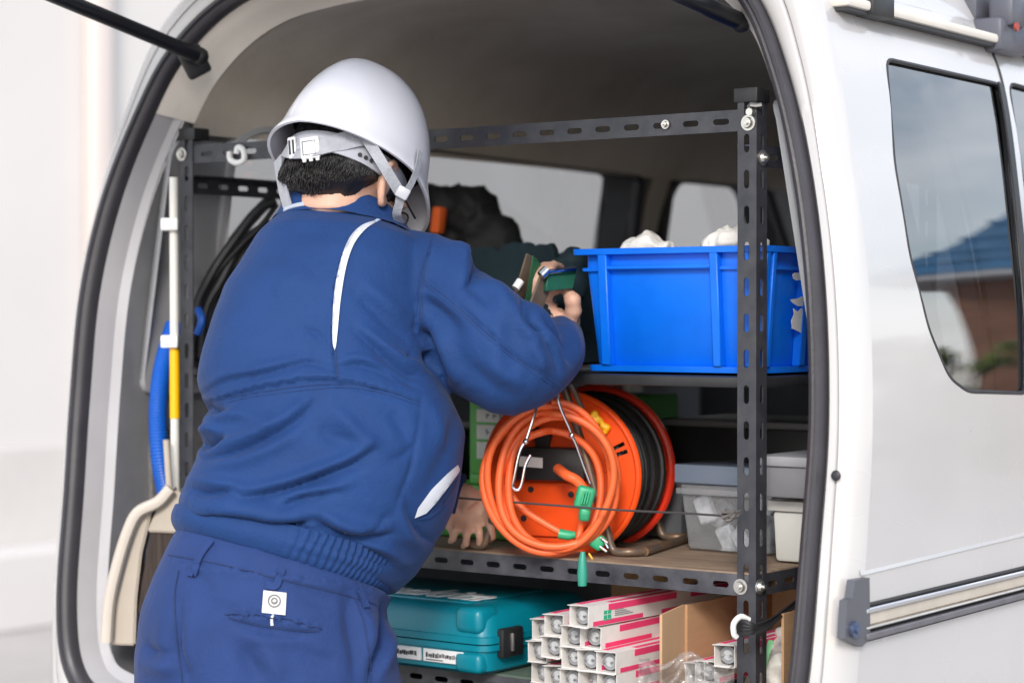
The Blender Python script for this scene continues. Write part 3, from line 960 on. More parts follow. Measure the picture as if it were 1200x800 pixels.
# crumpled white cloths lying in the bin
CLOTH = M('white_cotton', (.70, .68, .65), .95, var=.06, vs=30, bump=.2, bs=160)
def blob(name, label, cat, cs, mt, vox=.006, amp=.010, fr=22, seed=0, group=None, creases=0.0):
    bm = nb()
    for c, r in cs: ball(bm, c, r, sub=2)
    bm = remesh(bm, vox, 3)
    bm.normal_update()
    sh = V((seed * 3.1, seed * 1.7, 0))
    mv = []
    for v in bm.verts:
        d = noise.fractal((v.co + sh) * fr, 1.0, 2.0, 3)
        wv = V((noise.noise((v.co + sh) * fr * .7), noise.noise((v.co + sh) * fr * .7 + V((7, 0, 0))), 0)) * .02
        r_ = 1 - abs(noise.noise((v.co + sh + wv) * fr * V((1.2,) * 3).x)) * 4
        r2 = 1 - abs(noise.noise((v.co + sh - wv) * fr * 2.3)) * 4
        mv.append((v, v.normal * (d * amp * .6 + creases * (max(-.5, r_) + .45 * max(-.5, r2)) * amp)))
    for v, m in mv: v.co += m
    o = obj(name, bm, mt, None, angle=0)
    tag(o, label, cat, group)
    return o
def P(px, py, **k): return tuple(U(px, py, **k))
blob('cloth', 'crumpled white cloth at the left back of the blue bin', 'cloth', [(P(742, 296, Y=.25), .022), (P(760, 292, Y=.25), .026), (P(775, 296, Y=.26), .022), (P(753, 286, Y=.27), .014), (P(760, 310, Y=.25), .03), (P(740, 312, Y=.25), .03)], CLOTH, .004, .005, 26, 1, creases=.9)
blob('cloth', 'rumpled white cloth in the blue bin just left of the black post', 'cloth', [(P(838, 292, Y=.22), .024), (P(855, 286, Y=.22), .026), (P(868, 282, Y=.23), .022), (P(850, 276, Y=.24), .014), (P(885, 292, Y=.24), .024), (P(850, 312, Y=.24), .035), (P(885, 312, Y=.24), .03)], CLOTH, .004, .005, 26, 2, creases=.9)

# ================================================================== UPPER SHELF, BACK
NAVY = M('dark_teal_canvas', (.009, .030, .042), .75, var=.2, vs=14, bump=.2, bs=120)
tb = thing('tool_bag', 'dark teal open tool bag behind the worker\'s hand on the upper shelf', 'tool bag', tuple(U(590, 345, Y=.5)), rz=0)
pa = U(535, 288, Y=.50); pb = U(648, 290, Y=.50)
bm = nb()
rnd = random.Random(5)
out = [(pa.x, Z2 + .002)] + [(pa.x + .003, pa.z)]
xs = np.linspace(pa.x + .01, pb.x - .004, 15)
for x in xs: out.append((float(x), pb.z + rnd.uniform(-.005, .004) + (.008 if x > (pa.x + pb.x) / 2 else 0)))
out += [(pb.x + .004, pb.z - .004), (pb.x + .018, Z2 + .002)]
sheet(bm, out, [], .02, lambda x, z: V((x, .50 + .010 * math.sin((z - Z2) * 14) + .006 * math.sin(x * 40), z)), depth=V((0, .012, 0)))
obj('front_panel', bm, NAVY, tb)
bm = nb()
sheet(bm, out, [], .02, lambda x, z: V((x, .66 + .006 * math.sin(x * 30), z - .012)), depth=V((0, .010, 0)))
obj('back_panel', bm, NAVY, tb)
bm = nb(); rbox(bm, pb.x + .002, pb.x + .014, .505, .665, Z2 + .004, pb.z - .02, .004); obj('side_panel', bm, NAVY, tb)
bm = nb(); rbox(bm, pa.x, pa.x + .012, .505, .665, Z2 + .004, pb.z - .02, .004); obj('side_panel', bm, NAVY, tb)
BLKF = M('black_nylon', (.010, .010, .011), .7, var=.3, vs=20, bump=.3, bs=90)
blob('bag', 'lumpy black fabric bag with an orange tab behind the worker\'s head', 'bag',
     [(P(500, 262, Y=.78), .065), (P(530, 250, Y=.78), .06), (P(553, 252, Y=.78), .055), (P(552, 236, Y=.78), .034), (P(516, 240, Y=.78), .045), (P(575, 282, Y=.78), .055), (P(592, 288, Y=.78), .038), (P(520, 300, Y=.78), .08), (P(560, 310, Y=.78), .07), (P(470, 275, Y=.78), .07), (P(500, 350, Y=.78), .09), (P(560, 350, Y=.78), .09), (P(520, 395, Y=.78), .07), (P(570, 395, Y=.78), .07)], BLKF, .007, .008, 13, 5, creases=1.0)
bag = bpy.context.scene.objects['bag']
bm = nb(); 
a = U(514, 258, Y=.70)
rbox(bm, -.011, .011, -.012, .012, -.026, .026, .005, 2, Matrix.Translation(a) @ Matrix.Rotation(.15, 4, 'Y'))
obj('orange_tab', bm, M('orange_fabric', (.80, .13, .02), .7), bag)
# something dark standing at the right of the tool bag, by the bin
blob('pouch', 'dark green pouch behind the left edge of the blue bin', 'pouch', [(P(660, 318, Y=.42), .030), (P(672, 305, Y=.42), .026), (P(668, 335, Y=.42), .035)], NAVY, .006, .006, 30, 8)

# two green clipboards held up by the worker
GRN = M('dark_green_cover', (.010, .085, .05), .5, var=.2, vs=20)
GRN2 = M('green_cloth_cover', (.012, .13, .06), .6, var=.2, vs=20)
BRD = M('brown_hardboard', (.13, .095, .065), .7, var=.2, vs=30)
def board(quad, dpx, thick, mt, name, par):
    """board from four pixel corners at given depths; thickness backwards"""
    p = [U(a, b, D=d) for a, b, d in quad]
    n_ = (p[1] - p[0]).cross(p[3] - p[0]).normalized()
    if n_.dot(CF) < 0: n_ = -n_
    bm = nb(); hexa(bm, p, [q + n_ * thick for q in p], .001, 1)
    return obj(name, bm, mt, par)
c1 = thing('clipboard', 'brown backed green clipboard standing upright, left one of the two by his hand', 'clipboard', tuple(U(640, 350, D=3.34)), group='clipboards by the worker\'s right hand')
board([(600, 356, 3.29), (616, 358, 3.31), (630, 303, 3.33), (618, 297, 3.29)], 0, .004, BRD, 'board', c1)
board([(614, 358, 3.305), (630, 356, 3.33), (638, 314, 3.35), (625, 299, 3.31)], 0, .003, GRN2, 'cover', c1)
bm = nb(); a = U(604, 338, D=3.285); b = U(610, 329, D=3.29); tube(bm, [a, b], .0065, 10); obj('clip', bm, WHITEP, c1)
c2 = thing('clipboard', 'dark green clipboard with a bright metal clip rod, right one beside the blue bin', 'clipboard', tuple(U(660, 350, D=3.34)), group='clipboards by the worker\'s right hand')
board([(616, 372, 3.25), (632, 374, 3.28), (650, 326, 3.31), (634, 322, 3.275)], 0, .004, BRD, 'board', c2)
board([(640, 341, 3.275), (672, 338, 3.305), (676, 317, 3.32), (642, 319, 3.28)], 0, .008, GRN, 'cover', c2)
bm = nb(); tube(bm, [U(639, 319, D=3.272), U(674, 315.5, D=3.31)], .0042, 10); tube(bm, [U(634, 323, D=3.268), U(641, 316, D=3.272)], .0075, 10)
obj('clip_rod', bm, CHROME, c2)

# ================================================================== MIDDLE SHELF
# green parts boxes with white cards
GREEN = M('green_plastic', (.10, .42, .07), .45, var=.08, vs=14)
DGRN = M('dark_green_plastic', (.06, .27, .04), .5)
yb = .31
a = U(549, 560, Y=yb)
gb = thing('parts_box', 'upper green parts box with white label cards, left behind the cord reel', 'parts box', (a.x + .12, yb + .1, 1.09), group='green parts boxes on the middle shelf')
gx0, gx1 = a.x, a.x + .26
zt = U(549, 462, Y=yb).z
z_m = U(549, 563, Y=yb).z
bm = nb(); rbox(bm, gx0, gx1, yb, yb + .26, z_m, zt, .006); obj('case', bm, GREEN, gb)
bm = nb(); rbox(bm, gx0 + .010, gx1 - .01, yb - .012, yb + .02, z_m - .004, z_m + .014, .004); obj('front_lip', bm, GREEN, gb)
for k, (ya, yb_) in enumerate(((479, 494), (497, 514), (517, 537))):
    za = U(560, ya, Y=yb).z; zb = U(560, yb_, Y=yb).z
    bm = nb(); rbox(bm, gx0 + .020, gx0 + .13, yb - .004, yb + .002, zb, za, .001); cd_ = obj('label_card', bm, PAPER, gb)
    bm = nb(); rnd = random.Random(k)
    for j in range(4):
        x0 = gx0 + .038 + j * .014; h_ = (za - zb) * .42
        for e in range(3):
            u = rnd.uniform(0, .007); t_ = rnd.uniform(-.5, .5) * h_
            rbox(bm, x0 + u, x0 + u + .004, yb - .0048, yb - .004, (za + zb) / 2 + t_ * .6, (za + zb) / 2 + t_ * .6 + .0016)
        rbox(bm, x0 + .003, x0 + .0044, yb - .0047, yb - .0041, (za + zb) / 2 - h_ * .5, (za + zb) / 2 + h_ * .5)
    o = obj('card_print', bm, GREYT, cd_, smooth=False); o['kind'] = 'stuff'
gb2 = thing('parts_box', 'lower dark green parts box behind the worker\'s left hand', 'parts box', (a.x + .1, yb + .1, Z1), group='green parts boxes on the middle shelf')
gx0 -= .075
bm = nb(); rbox(bm, gx0, gx0 + .30, yb + .0, yb + .25, Z1 + .002, z_m - .006, .006); obj('case', bm, GREEN, gb2)
bm = nb(); rbox(bm, gx0 + .004, gx0 + .296, yb - .07, yb + .0, Z1 + .002, Z1 + .035, .006); obj('scoop_front', bm, DGRN, gb2)

# cord reel
ORG = M('orange_reel_plastic', (.86, .082, .008), .33, var=.05, vs=20, rvar=.06)
RED = M('red_reel_plastic', (.74, .035, .012), .3, coat=.3)
BLKC = M('black_cable_rubber', (.022, .022, .024), .42, var=.2, vs=40)
OCORD = M('orange_cord_rubber', (.83, .135, .035), .42, var=.06, vs=30, bump=.05, bs=200)
rc = U(657, 556, D=3.37)
ax = (CR * .375 + FH * .927).normalized()
ax.z = 0; ax.normalize()
reel = thing('cord_reel', 'orange cord reel wound with black cable standing on the middle shelf', 'cord reel', (rc.x, rc.y, Z1))
sv = Z_.cross(ax).normalized()   # sideways in the flange
if sv.dot(CR) < 0: sv = -sv
def rl(u, v, d): return rc + sv * u + Z_ * v + ax * d
RR = .134
def disc(bm, R, d0, d1, rin=0.0, n=56, lip=.0):
    prof = [(rin, d0), (R - .012, d0), (R - .010, d0 - lip), (R - .002, d0 - lip), (R, d0 - lip + .003), (R, d1), (rin, d1)]
    rings = [[rl(r * math.cos(2 * math.pi * k / n), r * math.sin(2 * math.pi * k / n), d) for k in range(n)] for r, d in prof]
    return loft(bm, rings, True, False, True) if rin > 0 else loft(bm, rings[1:-1])
def slots(R, n=4, da=.16):
    hs_ = []
    for k in range(n):
        for e in (-.055, .055):
            a = 2 * math.pi * k / n + .40 + e
            c, s_ = math.cos(a), math.sin(a)
            hs_.append([(R * c + x * c - y * s_, R * s_ + x * s_ + y * c) for x, y in ((-.010, -.0032), (.010, -.0032), (.010, .0032), (-.010, .0032))])
    return hs_
circ = lambda R, n=64: [(R * math.cos(2 * math.pi * k / n), R * math.sin(2 * math.pi * k / n)) for k in range(n)]
bm = nb()
sheet(bm, circ(RR - .006), slots(.108) + [circ(.012, 16)], None, lambda u, v: rl(u, v, 0), depth=ax * .003)
fl = obj('flange', bm, ORG, reel, smooth=False)
bm = nb(); tube(bm, [rl(x, y, .001) for x, y in circ(RR - .005)], .0055, 8, closed=True); obj('flange_rim', bm, ORG, fl)
bm = nb(); tube(bm, [rl(x, y, -.002) for x, y in circ(.092, 48)], .0022, 6, closed=True); obj('flange_ridge', bm, ORG, fl)
for k in range(6):
    a = 2 * math.pi * k / 6 + .1
    bm = nb(); tube(bm, [rl(.05 * math.cos(a), .05 * math.sin(a), -.001), rl(.088 * math.cos(a), .088 * math.sin(a), -.001)], .0025, 6); obj('flange_ridge', bm, ORG, fl)
DR = .165
bm = nb()
sheet(bm, circ(RR - .004), [], None, lambda u, v: rl(u, v, DR), depth=ax * .003)
fl2 = obj('flange', bm, RED, reel, smooth=False, label='red rear flange')
bm = nb(); tube(bm, [rl(x, y, DR + .001) for x, y in circ(RR - .004)], .007, 8, closed=True); obj('flange_rim', bm, RED, fl2)
# drum and wound cable
bm = nb(); loft(bm, [[rl(.07 * math.cos(2 * math.pi * k / 32), .07 * math.sin(2 * math.pi * k / 32), d) for k in range(32)] for d in (.003, DR)]); obj('drum', bm, ORG, reel)
rnd = random.Random(11)
for lay, (R0, nn) in enumerate(((.098, 11), (.110, 10), (.1195, 9))):
    bm = nb()
    pts = []
    N = 36 * nn
    for i in range(N + 1):
        t = i / N
        a = 2 * math.pi * nn * t
        d = .012 + (DR - .022) * (t if lay % 2 == 0 else 1 - t)
        pts.append(rl((R0 + .002 * math.sin(a * .37 + lay)) * math.cos(a), (R0 + .002 * math.sin(a * .37 + lay)) * math.sin(a), d + .003 * math.sin(a * .9)))
    tube(bm, pts, .0066, 7); obj('wound_cable', bm, BLKC, reel)
# hub with black socket box and sticker
bm = nb(); rbox(bm, -.075, .050, -.030, .022, -.030, -.002, .004, 2); bm.transform(Matrix(((sv.x, 0, ax.x, rc.x), (sv.y, 0, ax.y, rc.y), (sv.z, 1, ax.z, rc.z), (0, 0, 0, 1))) @ Matrix.Translation((0, .022, 0)))
hub = obj('socket_box', bm, BLACKP, reel)
bm = nb(); q = [rl(-.058, .030, -.0315), rl(-.018, .028, -.0315), rl(-.018, .012, -.0315), rl(-.058, .014, -.0315)]
hexa(bm, q, [p - ax * .0008 for p in q]); st = obj('sticker', bm, PAPER, hub, smooth=False)
bm = nb(); q = [rl(-.047, .004 + .075, -.012), rl(-.012, .064, -.012), rl(-.02, .026, -.012), rl(-.035, .03, -.012)]
hexa(bm, [p + ax * .01 for p in q], q, .002, 1); obj('crank_arm', bm, BLACKP, reel)
# lower face plate with screw holes
bm = nb(); q = [rl(-.082, -.012, -.006), rl(.055, -.012, -.006), rl(.062, -.062, -.006), rl(.03, -.098, -.006), (rl(-.055, -.098, -.006)), rl(-.086, -.062, -.006)]
loft(bm, [[p + ax * .006 for p in q], q]); bmesh.ops.bevel(bm, geom=list(bm.edges), offset=.0015, segments=1, affect='EDGES'); obj('face_plate', bm, ORG, reel)
for u, v in ((-.048, -.024), (-.06, -.07), (.02, -.03)):
    bm = nb(); cyl(bm, rl(u, v, -.0055), rl(u, v, -.0075), .005, 10); obj('screw', bm, BLACKP, reel)
# stand: bent steel tube frame, two sides
LEG = M('grey_tube_frame', (.10, .095, .095), .38, metal=.3, var=.3, vs=40, rgb2=(.2, .12, .07))
for d, nm in ((-.045, 0), (DR + .035, 1)):
    bm = nb()
    zf = Z1 - rc.z + .008
    tube(bm, cr_([rl(.015, .16, d), rl(.05, .06, d), rl(.080, -.04, d), rl(.094, zf + .03, d), rl(.104, zf + .002, d), rl(.13, zf, d), rl(.15, zf, d + .02)], 6), .0065, 10)
    obj('stand_leg', bm, LEG, reel)
    bm = nb()
    tube(bm, cr_([rl(-.015, .16, d), rl(-.06, .06, d), rl(-.095, -.06, d), rl(-.105, zf + .02, d), rl(-.115, zf, d), rl(-.14, zf, d + .01)], 6), .0065, 10)
    obj('stand_leg', bm, LEG, reel)
bm = nb(); tube(bm, [rl(.15, zf, -.03), rl(.15, zf, DR + .055)], .0065, 10); obj('foot_bar', bm, LEG, reel)
bm = nb(); tube(bm, [rl(0, .162, -.045), rl(0, .162, DR + .035)], .009, 10); obj('handle_bar', bm, LEG, reel)

# yellow knobs tied at the reel
YEL = M('yellow_plastic', (.85, .42, .01), .45)
for k, (px, py, r) in enumerate(((693, 489, .006), (697, 485, .0065), (701, 491, .006), (697, 494, .006), (707, 499, .006), (711, 501, .007), (709, 506, .005), (704, 493, .005))):
    bm = nb() if k == 0 else bm
    ball(bm, U(px, py, D=3.335), r, sub=2)
bm = remesh(bm, .002, 1)
tag(obj('cord_end', bm, YEL), 'knotted yellow cord end stuck on the orange reel flange', 'cord')

# orange extension cord, coiled and hung on wire hooks from the upper shelf
coil = thing('extension_cord', 'bright orange extension cord hung in loops in front of the reel', 'extension cord', tuple(U(645, 650, D=3.26)))
loops = [(644, 562, 78, 89, 3.258, 0), (647, 560, 75, 84, 3.248, .3), (643, 566, 76, 82, 3.268, .9), (651, 560, 66, 77, 3.243, .5), (655, 566, 67, 80, 3.254, 1.3), (646, 575, 58, 72, 3.272, 2.1), (657, 561, 62, 73, 3.262, 1.7)]
rnd = random.Random(2)
pts = []
for i, (cx, cy, rx, ry, d, ph) in enumerate(loops[:-1]):
    nx_ = loops[i + 1]
    for k in range(28):
        t = k / 28
        f = lambda a, b: a + (b - a) * (t * t * (3 - 2 * t))
        a = -math.pi / 2 + 2 * math.pi * t
        jx = 2.4 * math.sin(3 * a + ph * 5); jy = 2.2 * math.cos(2 * a + ph * 7)
        pts.append(U(f(cx, nx_[0]) + f(rx, nx_[2]) * math.cos(a) + jx, f(cy, nx_[1]) + f(ry, nx_[3]) * math.sin(a) + jy, D=f(d, nx_[4]) + .010 * math.sin(a + i * 1.7)))
bm = nb(); tube(bm, cr_(pts, 2), .0058, 10); obj('cord', bm, OCORD, coil)
bm = nb(); tube(bm, cr_([U(598, 556, D=3.29), U(597, 575, D=3.28), U(612, 595, D=3.275), U(640, 614, D=3.27), U(664, 627, D=3.265)], 6), .0056, 10); obj('cord_tail', bm, OCORD, coil)
bm = nb(); tube(bm, cr_([U(654, 549, D=3.31), U(663, 556, D=3.28), U(676, 563, D=3.27), U(684, 574, D=3.262), U(686, 590, D=3.26)], 6), .0082, 10); obj('strain_relief', bm, OCORD, coil)
bm = nb(); tube(bm, cr_([U(684, 600, D=3.27), U(680, 620, D=3.275), U(676, 634, D=3.27)], 6), .0056, 10); obj('cord_tail', bm, OCORD, coil)
GRP = M('green_plug_rubber', (.03, .36, .17), .4)
def plug(px, dpt, sx_, sz_, ang, name, mt=GRP):
    bm = nb(); rbox(bm, -sx_, sx_, -.010, .010, -sz_, sz_, .006, 3)
    p = U(px[0], px[1], D=dpt)
    bm.transform(Matrix.Translation(p) @ Matrix.Rotation(YAW, 4, 'Z') @ Matrix.Rotation(ang, 4, 'Y'))
    return obj(name, bm, mt, coil)
pg = plug((685, 583), 3.252, .014, .018, .25, 'green_plug')
for dx in (-.006, 0, .006):
    bm = nb(); p = U(686 + dx * 500, 583, D=3.2365); rbox(bm, -.0014, .0014, -.002, .002, -.010, .010, .0006, 1, Matrix.Translation(p) @ Matrix.Rotation(YAW, 4, 'Z') @ Matrix.Rotation(.25, 4, 'Y')); obj('grip_ridge', bm, GRP, pg)
plug((685, 602), 3.254, .009, .011, .1, 'plug_neck')
bm = nb(); tube(bm, [U(655, 625, D=3.262), U(666, 627, D=3.26), U(674, 626, D=3.26)], [.008, .0078, .005], 10); obj('green_connector', bm, GRP, coil)
bm = nb(); tube(bm, [U(683, 646, D=3.245), U(682.5, 655, D=3.245), U(682.5, 672, D=3.245), U(682.5, 686, D=3.245)], [.0035, .0062, .0082, .0068], 12); obj('hanging_plug', bm, M('teal_rubber', (.035, .30, .22), .4), coil)
p2 = plug((700, 634), 3.27, .012, .012, .6, 'green_plug')
for k, (a, b) in enumerate((((704, 630), (712, 636)), ((703, 640), (711, 646)), ((708, 632), (713, 642)))):
    bm = nb(); tube(bm, [U(a[0], a[1], D=3.258), U(b[0], b[1], D=3.252)], .0022, 6); obj('plug_pin', bm, CHROME, p2)
bm = nb(); tube(bm, cr_([U(690, 648, D=3.262), U(698, 660, D=3.258), U(708, 664, D=3.255), U(714, 655, D=3.26)], 5), .0018, 6); obj('yellow_tie', bm, YEL, coil)
# wire hooks
for nm, pl in (('left', [(634, 452), (628, 480), (618, 512), (616, 517), (609, 530), (603, 558), (601, 570), (606, 574), (611, 568), (616, 545), (622, 533)]), ('right', [(652, 452), (656, 475), (668, 503), (670, 510), (675, 520), (684, 545), (692, 566)])):
    bm = nb(); tube(bm, cr_([U(a, b, D=3.232) for a, b in pl], 5), .0024, 8)
    ball(bm, U(pl[3][0], pl[3][1], D=3.231), .005, sub=2)
    tag(obj('wire_hook', bm, CHROME), 'chrome wire hook on the %s of the hanging orange cord' % nm, 'hook', 'wire hooks on the orange cord')
bm = nb(); tube(bm, [U(668, 447, D=3.30), U(682, 478, D=3.31)], .0045, 8)
tag(obj('steel_rod', bm, LEG), 'short grey rod above the orange reel under the upper shelf', 'rod')

# thin dark cord stretched across the shelf with its knot on the post
bm = nb(); tube(bm, cr_([U(505, 580, D=3.36), U(560, 585, D=3.30), U(640, 591, D=3.225), U(720, 597, D=3.20), U(800, 601, D=3.12), U(848, 604, D=3.065)], 4), .0018, 6)
lash = obj('tie_cord', bm, M('dark_cord', (.05, .045, .045), .8)); tag(lash, 'thin dark cord stretched across the middle shelf to the right post', 'cord')
bm = nb()
for k in range(6):
    a = k * 1.05
    tube(bm, cr_([U(846 + 2 * k, 603, D=3.05), U(852 + 7 * math.sin(a), 603 + 7 * math.cos(a), D=3.035), U(862, 602 + 3 * math.cos(a * 2), D=3.04), U(868, 600 + 2 * math.sin(a), D=3.05)], 4), .0022, 5)
obj('knot', bm, M('grey_cord', (.12, .11, .105), .8), lash)

# boxes at the back right of the middle shelf
GREYB = M('grey_tub_plastic', (.13, .135, .145), .4, var=.1, vs=10)
def tub(name, label, cat, x0, x1, y0, y1, z0, z1, mt, lidmt=None, tap=.008, lid=.012, group=None, open_=False):
    t = thing(name, label, cat, ((x0 + x1) / 2, (y0 + y1) / 2, z0), group=group)
    bm = nb()
    b = [V((x0 + tap, y0 + tap, z0)), V((x1 - tap, y0 + tap, z0)), V((x1 - tap, y1 - tap, z0)), V((x0 + tap, y1 - tap, z0))]
    u = [V((x0, y0, z1 - lid)), V((x1, y0, z1 - lid)), V((x1, y1, z1 - lid)), V((x0, y1, z1 - lid))]
    hexa(bm, b, u, .006, 2); obj('body', bm, mt, t)
    bm = nb(); rbox(bm, x0 - .006, x1 + .006, y0 - .006, y1 + .006, z1 - lid, z1, .003); obj('lid', bm, lidmt or mt, t)
    return t
def xy(px, Y): return U(px, 600, Y=Y).x
def zz(px, py, Y): return U(px, py, Y=Y).z
# grey tub between the reel and the clear box
tub('grey_tub', 'grey plastic tub between the cord reel and the clear storage box', 'tub', xy(748, .42), xy(800, .42), .42, .66, Z1 + .002, zz(770, 560, .42), GREYB)
CLEAR = glass_mat('clear_polypropylene', (.86, .88, .90), 1.5, rough=.22, diff=.22, dcol=(.74, .76, .80))
BLUISH = glass_mat('bluish_clear_lid', (.55, .65, .80), 1.5, rough=.2, diff=.45, dcol=(.36, .44, .58))
YC = .30
cx0, cx1 = xy(796, YC), xy(905, YC)
cb = tub('clear_storage_box', 'translucent storage box with bluish lid on the middle shelf behind the post', 'storage box', cx0, cx1, YC, YC + .26, Z1 + .002, zz(840, 545, YC), CLEAR, BLUISH, tap=.010, lid=.03)
bm = nb()
rnd = random.Random(21)
for k in range(26):
    x, y, z = rnd.uniform(cx0 + .02, cx1 - .02), YC + .016 + rnd.uniform(.008, .2), Z1 + .014 + rnd.random() ** 1.3 * .075
    rbox(bm, -.022, .022, -.009, .009, -.014, .014, .003, 1, Matrix.Translation((x, y, z)) @ Matrix.Rotation(rnd.uniform(-1.2, 1.2), 4, 'Y') @ Matrix.Rotation(rnd.uniform(-.4, .4), 4, 'Z'))
o = obj('contents', bm, M('pale_contents', (.66, .67, .70), .6, var=.35, vs=40), cb); o['kind'] = 'stuff'
bm = nb(); zl = zz(840, 576, YC); rbox(bm, cx0 - .003, cx1 + .003, YC - .006, YC + .265, zl - .006, zl + .004, .002); obj('rim', bm, CLEAR, cb)
YW = .24
tub('white_box', 'small white lidded box on the middle shelf just right of the post', 'box', xy(905, YW), xy(935, YW) + .03, YW, YW + .2, Z1 + .002, zz(915, 586, YW), M('off_white_plastic', (.62, .61, .57), .5, var=.05), tap=.003, lid=.016)
YG = .20
gt = thing('grey_drawer_unit', 'flat grey metal box on top of the boxes right of the post', 'box', (.58, .3, 1.1))
z0, z1 = zz(915, 583, YG), zz(915, 545, YG)
bm = nb(); rbox(bm, xy(890, YG), .615, YG, YG + .30, z0, z1, .004); obj('body', bm, M('grey_box_metal', (.20, .20, .215), .45, var=.1), gt)
bm = nb(); rbox(bm, xy(890, YG) - .003, .618, YG - .006, YG + .306, z1 - .002, z1 + .014, .004); obj('lid', bm, M('pale_grey_lid', (.33, .33, .35), .4), gt)
# black crate at the back
YK = .46
kt = thing('black_crate', 'black plastic crate with a grey rim at the back of the middle shelf', 'crate', (.5, .5, 1.1))
z0, z1 = Z1 + .09, zz(850, 492, YK)
bm = nb(); rbox(bm, xy(782, YK), .60, YK, YK + .2, Z1 + .002, z1 - .01, .006); obj('body', bm, BLACKP, kt)
bm = nb(); rbox(bm, xy(780, YK) - .005, .608, YK - .012, YK + .205, z1 - .012, z1, .003); obj('rim', bm, M('dull_grey_rim', (.12, .12, .125), .5), kt)
# spare black box at left back of the shelf
tub('black_case', 'black plastic case at the back left of the middle shelf', 'case', -.50, -.22, .34, .62, Z1 + .002, 1.16, BLACKP)

# ================================================================== BOTTOM SHELF
TEAL = M('teal_case_plastic', (.0, .20, .275), .38, var=.05, vs=14, bump=.06, bs=260, rvar=.06)
tx0, tx1, ty0, ty1, tz0 = -.285, .118, .058, .36, .803
tz1 = .905
tcs = thing('tool_case', 'teal plastic tool case lying flat on the bottom shelf', 'tool case', ((tx0 + tx1) / 2, (ty0 + ty1) / 2, tz0))
zm = .852
def rr(z, i, r=.03): return [V((x, y, z)) for x, y in round_poly([(tx0 + i, ty0 + i), (tx1 - i, ty0 + i), (tx1 - i, ty1 - i), (tx0 + i, ty1 - i)], r, 6)]
bm = nb(); loft(bm, [rr(tz0, .012), rr(tz0 + .006, .004), rr(zm - .012, .0), rr(zm - .011, -.004), rr(zm - .002, -.004), rr(zm - .002, .004)]); obj('base', bm, TEAL, tcs)
bm = nb(); loft(bm, [rr(zm, .004), rr(zm, -.004), rr(zm + .010, -.004), rr(zm + .011, .0), rr(tz1 - .018, .003), rr(tz1 - .005, .012), rr(tz1, .028)]); lid = obj('lid', bm, TEAL, tcs)
# raised rounded corner pads on the lid and base
for (x, y) in ((tx1 - .034, ty0 + .0), (tx0 + .034, ty0 + .0)):
    s = 1 if x > 0 else -1
    bm = nb(); rbox(bm, x - .026, x + .026, y - .005, y + .05, zm + .014, tz1 + .003, .012, 3); obj('corner_pad', bm, TEAL, lid)
    bm = nb(); rbox(bm, x - .026, x + .026, y - .005, y + .05, tz0 + .002, zm - .014, .010, 3); obj('corner_pad', bm, TEAL, tcs)
bm = nb(); rbox(bm, tx0 + .07, tx1 - .07, ty0 + .05, ty1 - .05, tz1 - .004, tz1 + .003, .003); pn = obj('lid_panel', bm, TEAL, lid)
# latch on the right end
bm = nb(); rbox(bm, tx1 - .002, tx1 + .012, ty0 + .030, ty0 + .085, zm - .024, zm + .022, .004); la = obj('latch', bm, BLACKP, tcs)
bm = nb(); rbox(bm, tx1 + .011, tx1 + .016, ty0 + .050, ty0 + .055, zm - .014, zm + .014, .001); obj('latch_ridge', bm, STEEL, la)
# labels on the front
STK = M('sticker_white', (.78, .78, .79), .5)
zl0, zl1 = tz0 + .014, tz0 + .034
for a, b in ((430, 493), (496, 543)):
    xa, xb = U(a, 770, Y=ty0 - .001).x, U(b, 770, Y=ty0 - .001).x
    bm = nb(); rbox(bm, xa, xb, ty0 - .0015, ty0 + .006, zl0, zl1, .0005, 1); lb = obj('sticker', bm, STK, tcs)
    bm = nb(); x = xa + .006; rnd = random.Random(a)
    while x < xb - .008:
        w2 = rnd.uniform(.0012, .004); rbox(bm, x, x + w2, ty0 - .0021, ty0 - .0015, zl0 + .006 + rnd.uniform(0, .002), zl1 - .005 - rnd.uniform(0, .003)); x += w2 + rnd.uniform(.0008, .002)
    rbox(bm, xa + .006, xa + (xb - xa) * .5, ty0 - .0021, ty0 - .0015, zl0 + .0025, zl0 + .004)
    o = obj('sticker_print', bm, INK, lb, smooth=False); o['kind'] = 'stuff'
# white lettering on the lid
tc_ = bpy.data.curves.new('lettering', 'FONT'); tc_.body = 'makita'; tc_.size = .115; tc_.shear = .35; tc_.extrude = .0006; tc_.offset = .002
to = bpy.data.objects.new('tmp_text', tc_); COL.objects.link(to)
dg = bpy.context.evaluated_depsgraph_get(); dg.update()
tme = bpy.data.meshes.new_from_object(to.evaluated_get(dg)); bpy.data.objects.remove(to)
tb_ = bmesh.new(); tb_.from_mesh(tme); bpy.data.meshes.remove(tme)
xsx = [v.co.x for v in tb_.verts]; w_t = max(xsx) - min(xsx)
tb_.transform(Matrix.Translation((tx0 + .085, ty0 + .07, tz1 + .0035)) @ Matrix.Diagonal((.25 / w_t, 1, 1, 1)))
o = obj('lid_lettering', tb_, STK, pn, smooth=False); o['kind'] = 'stuff'

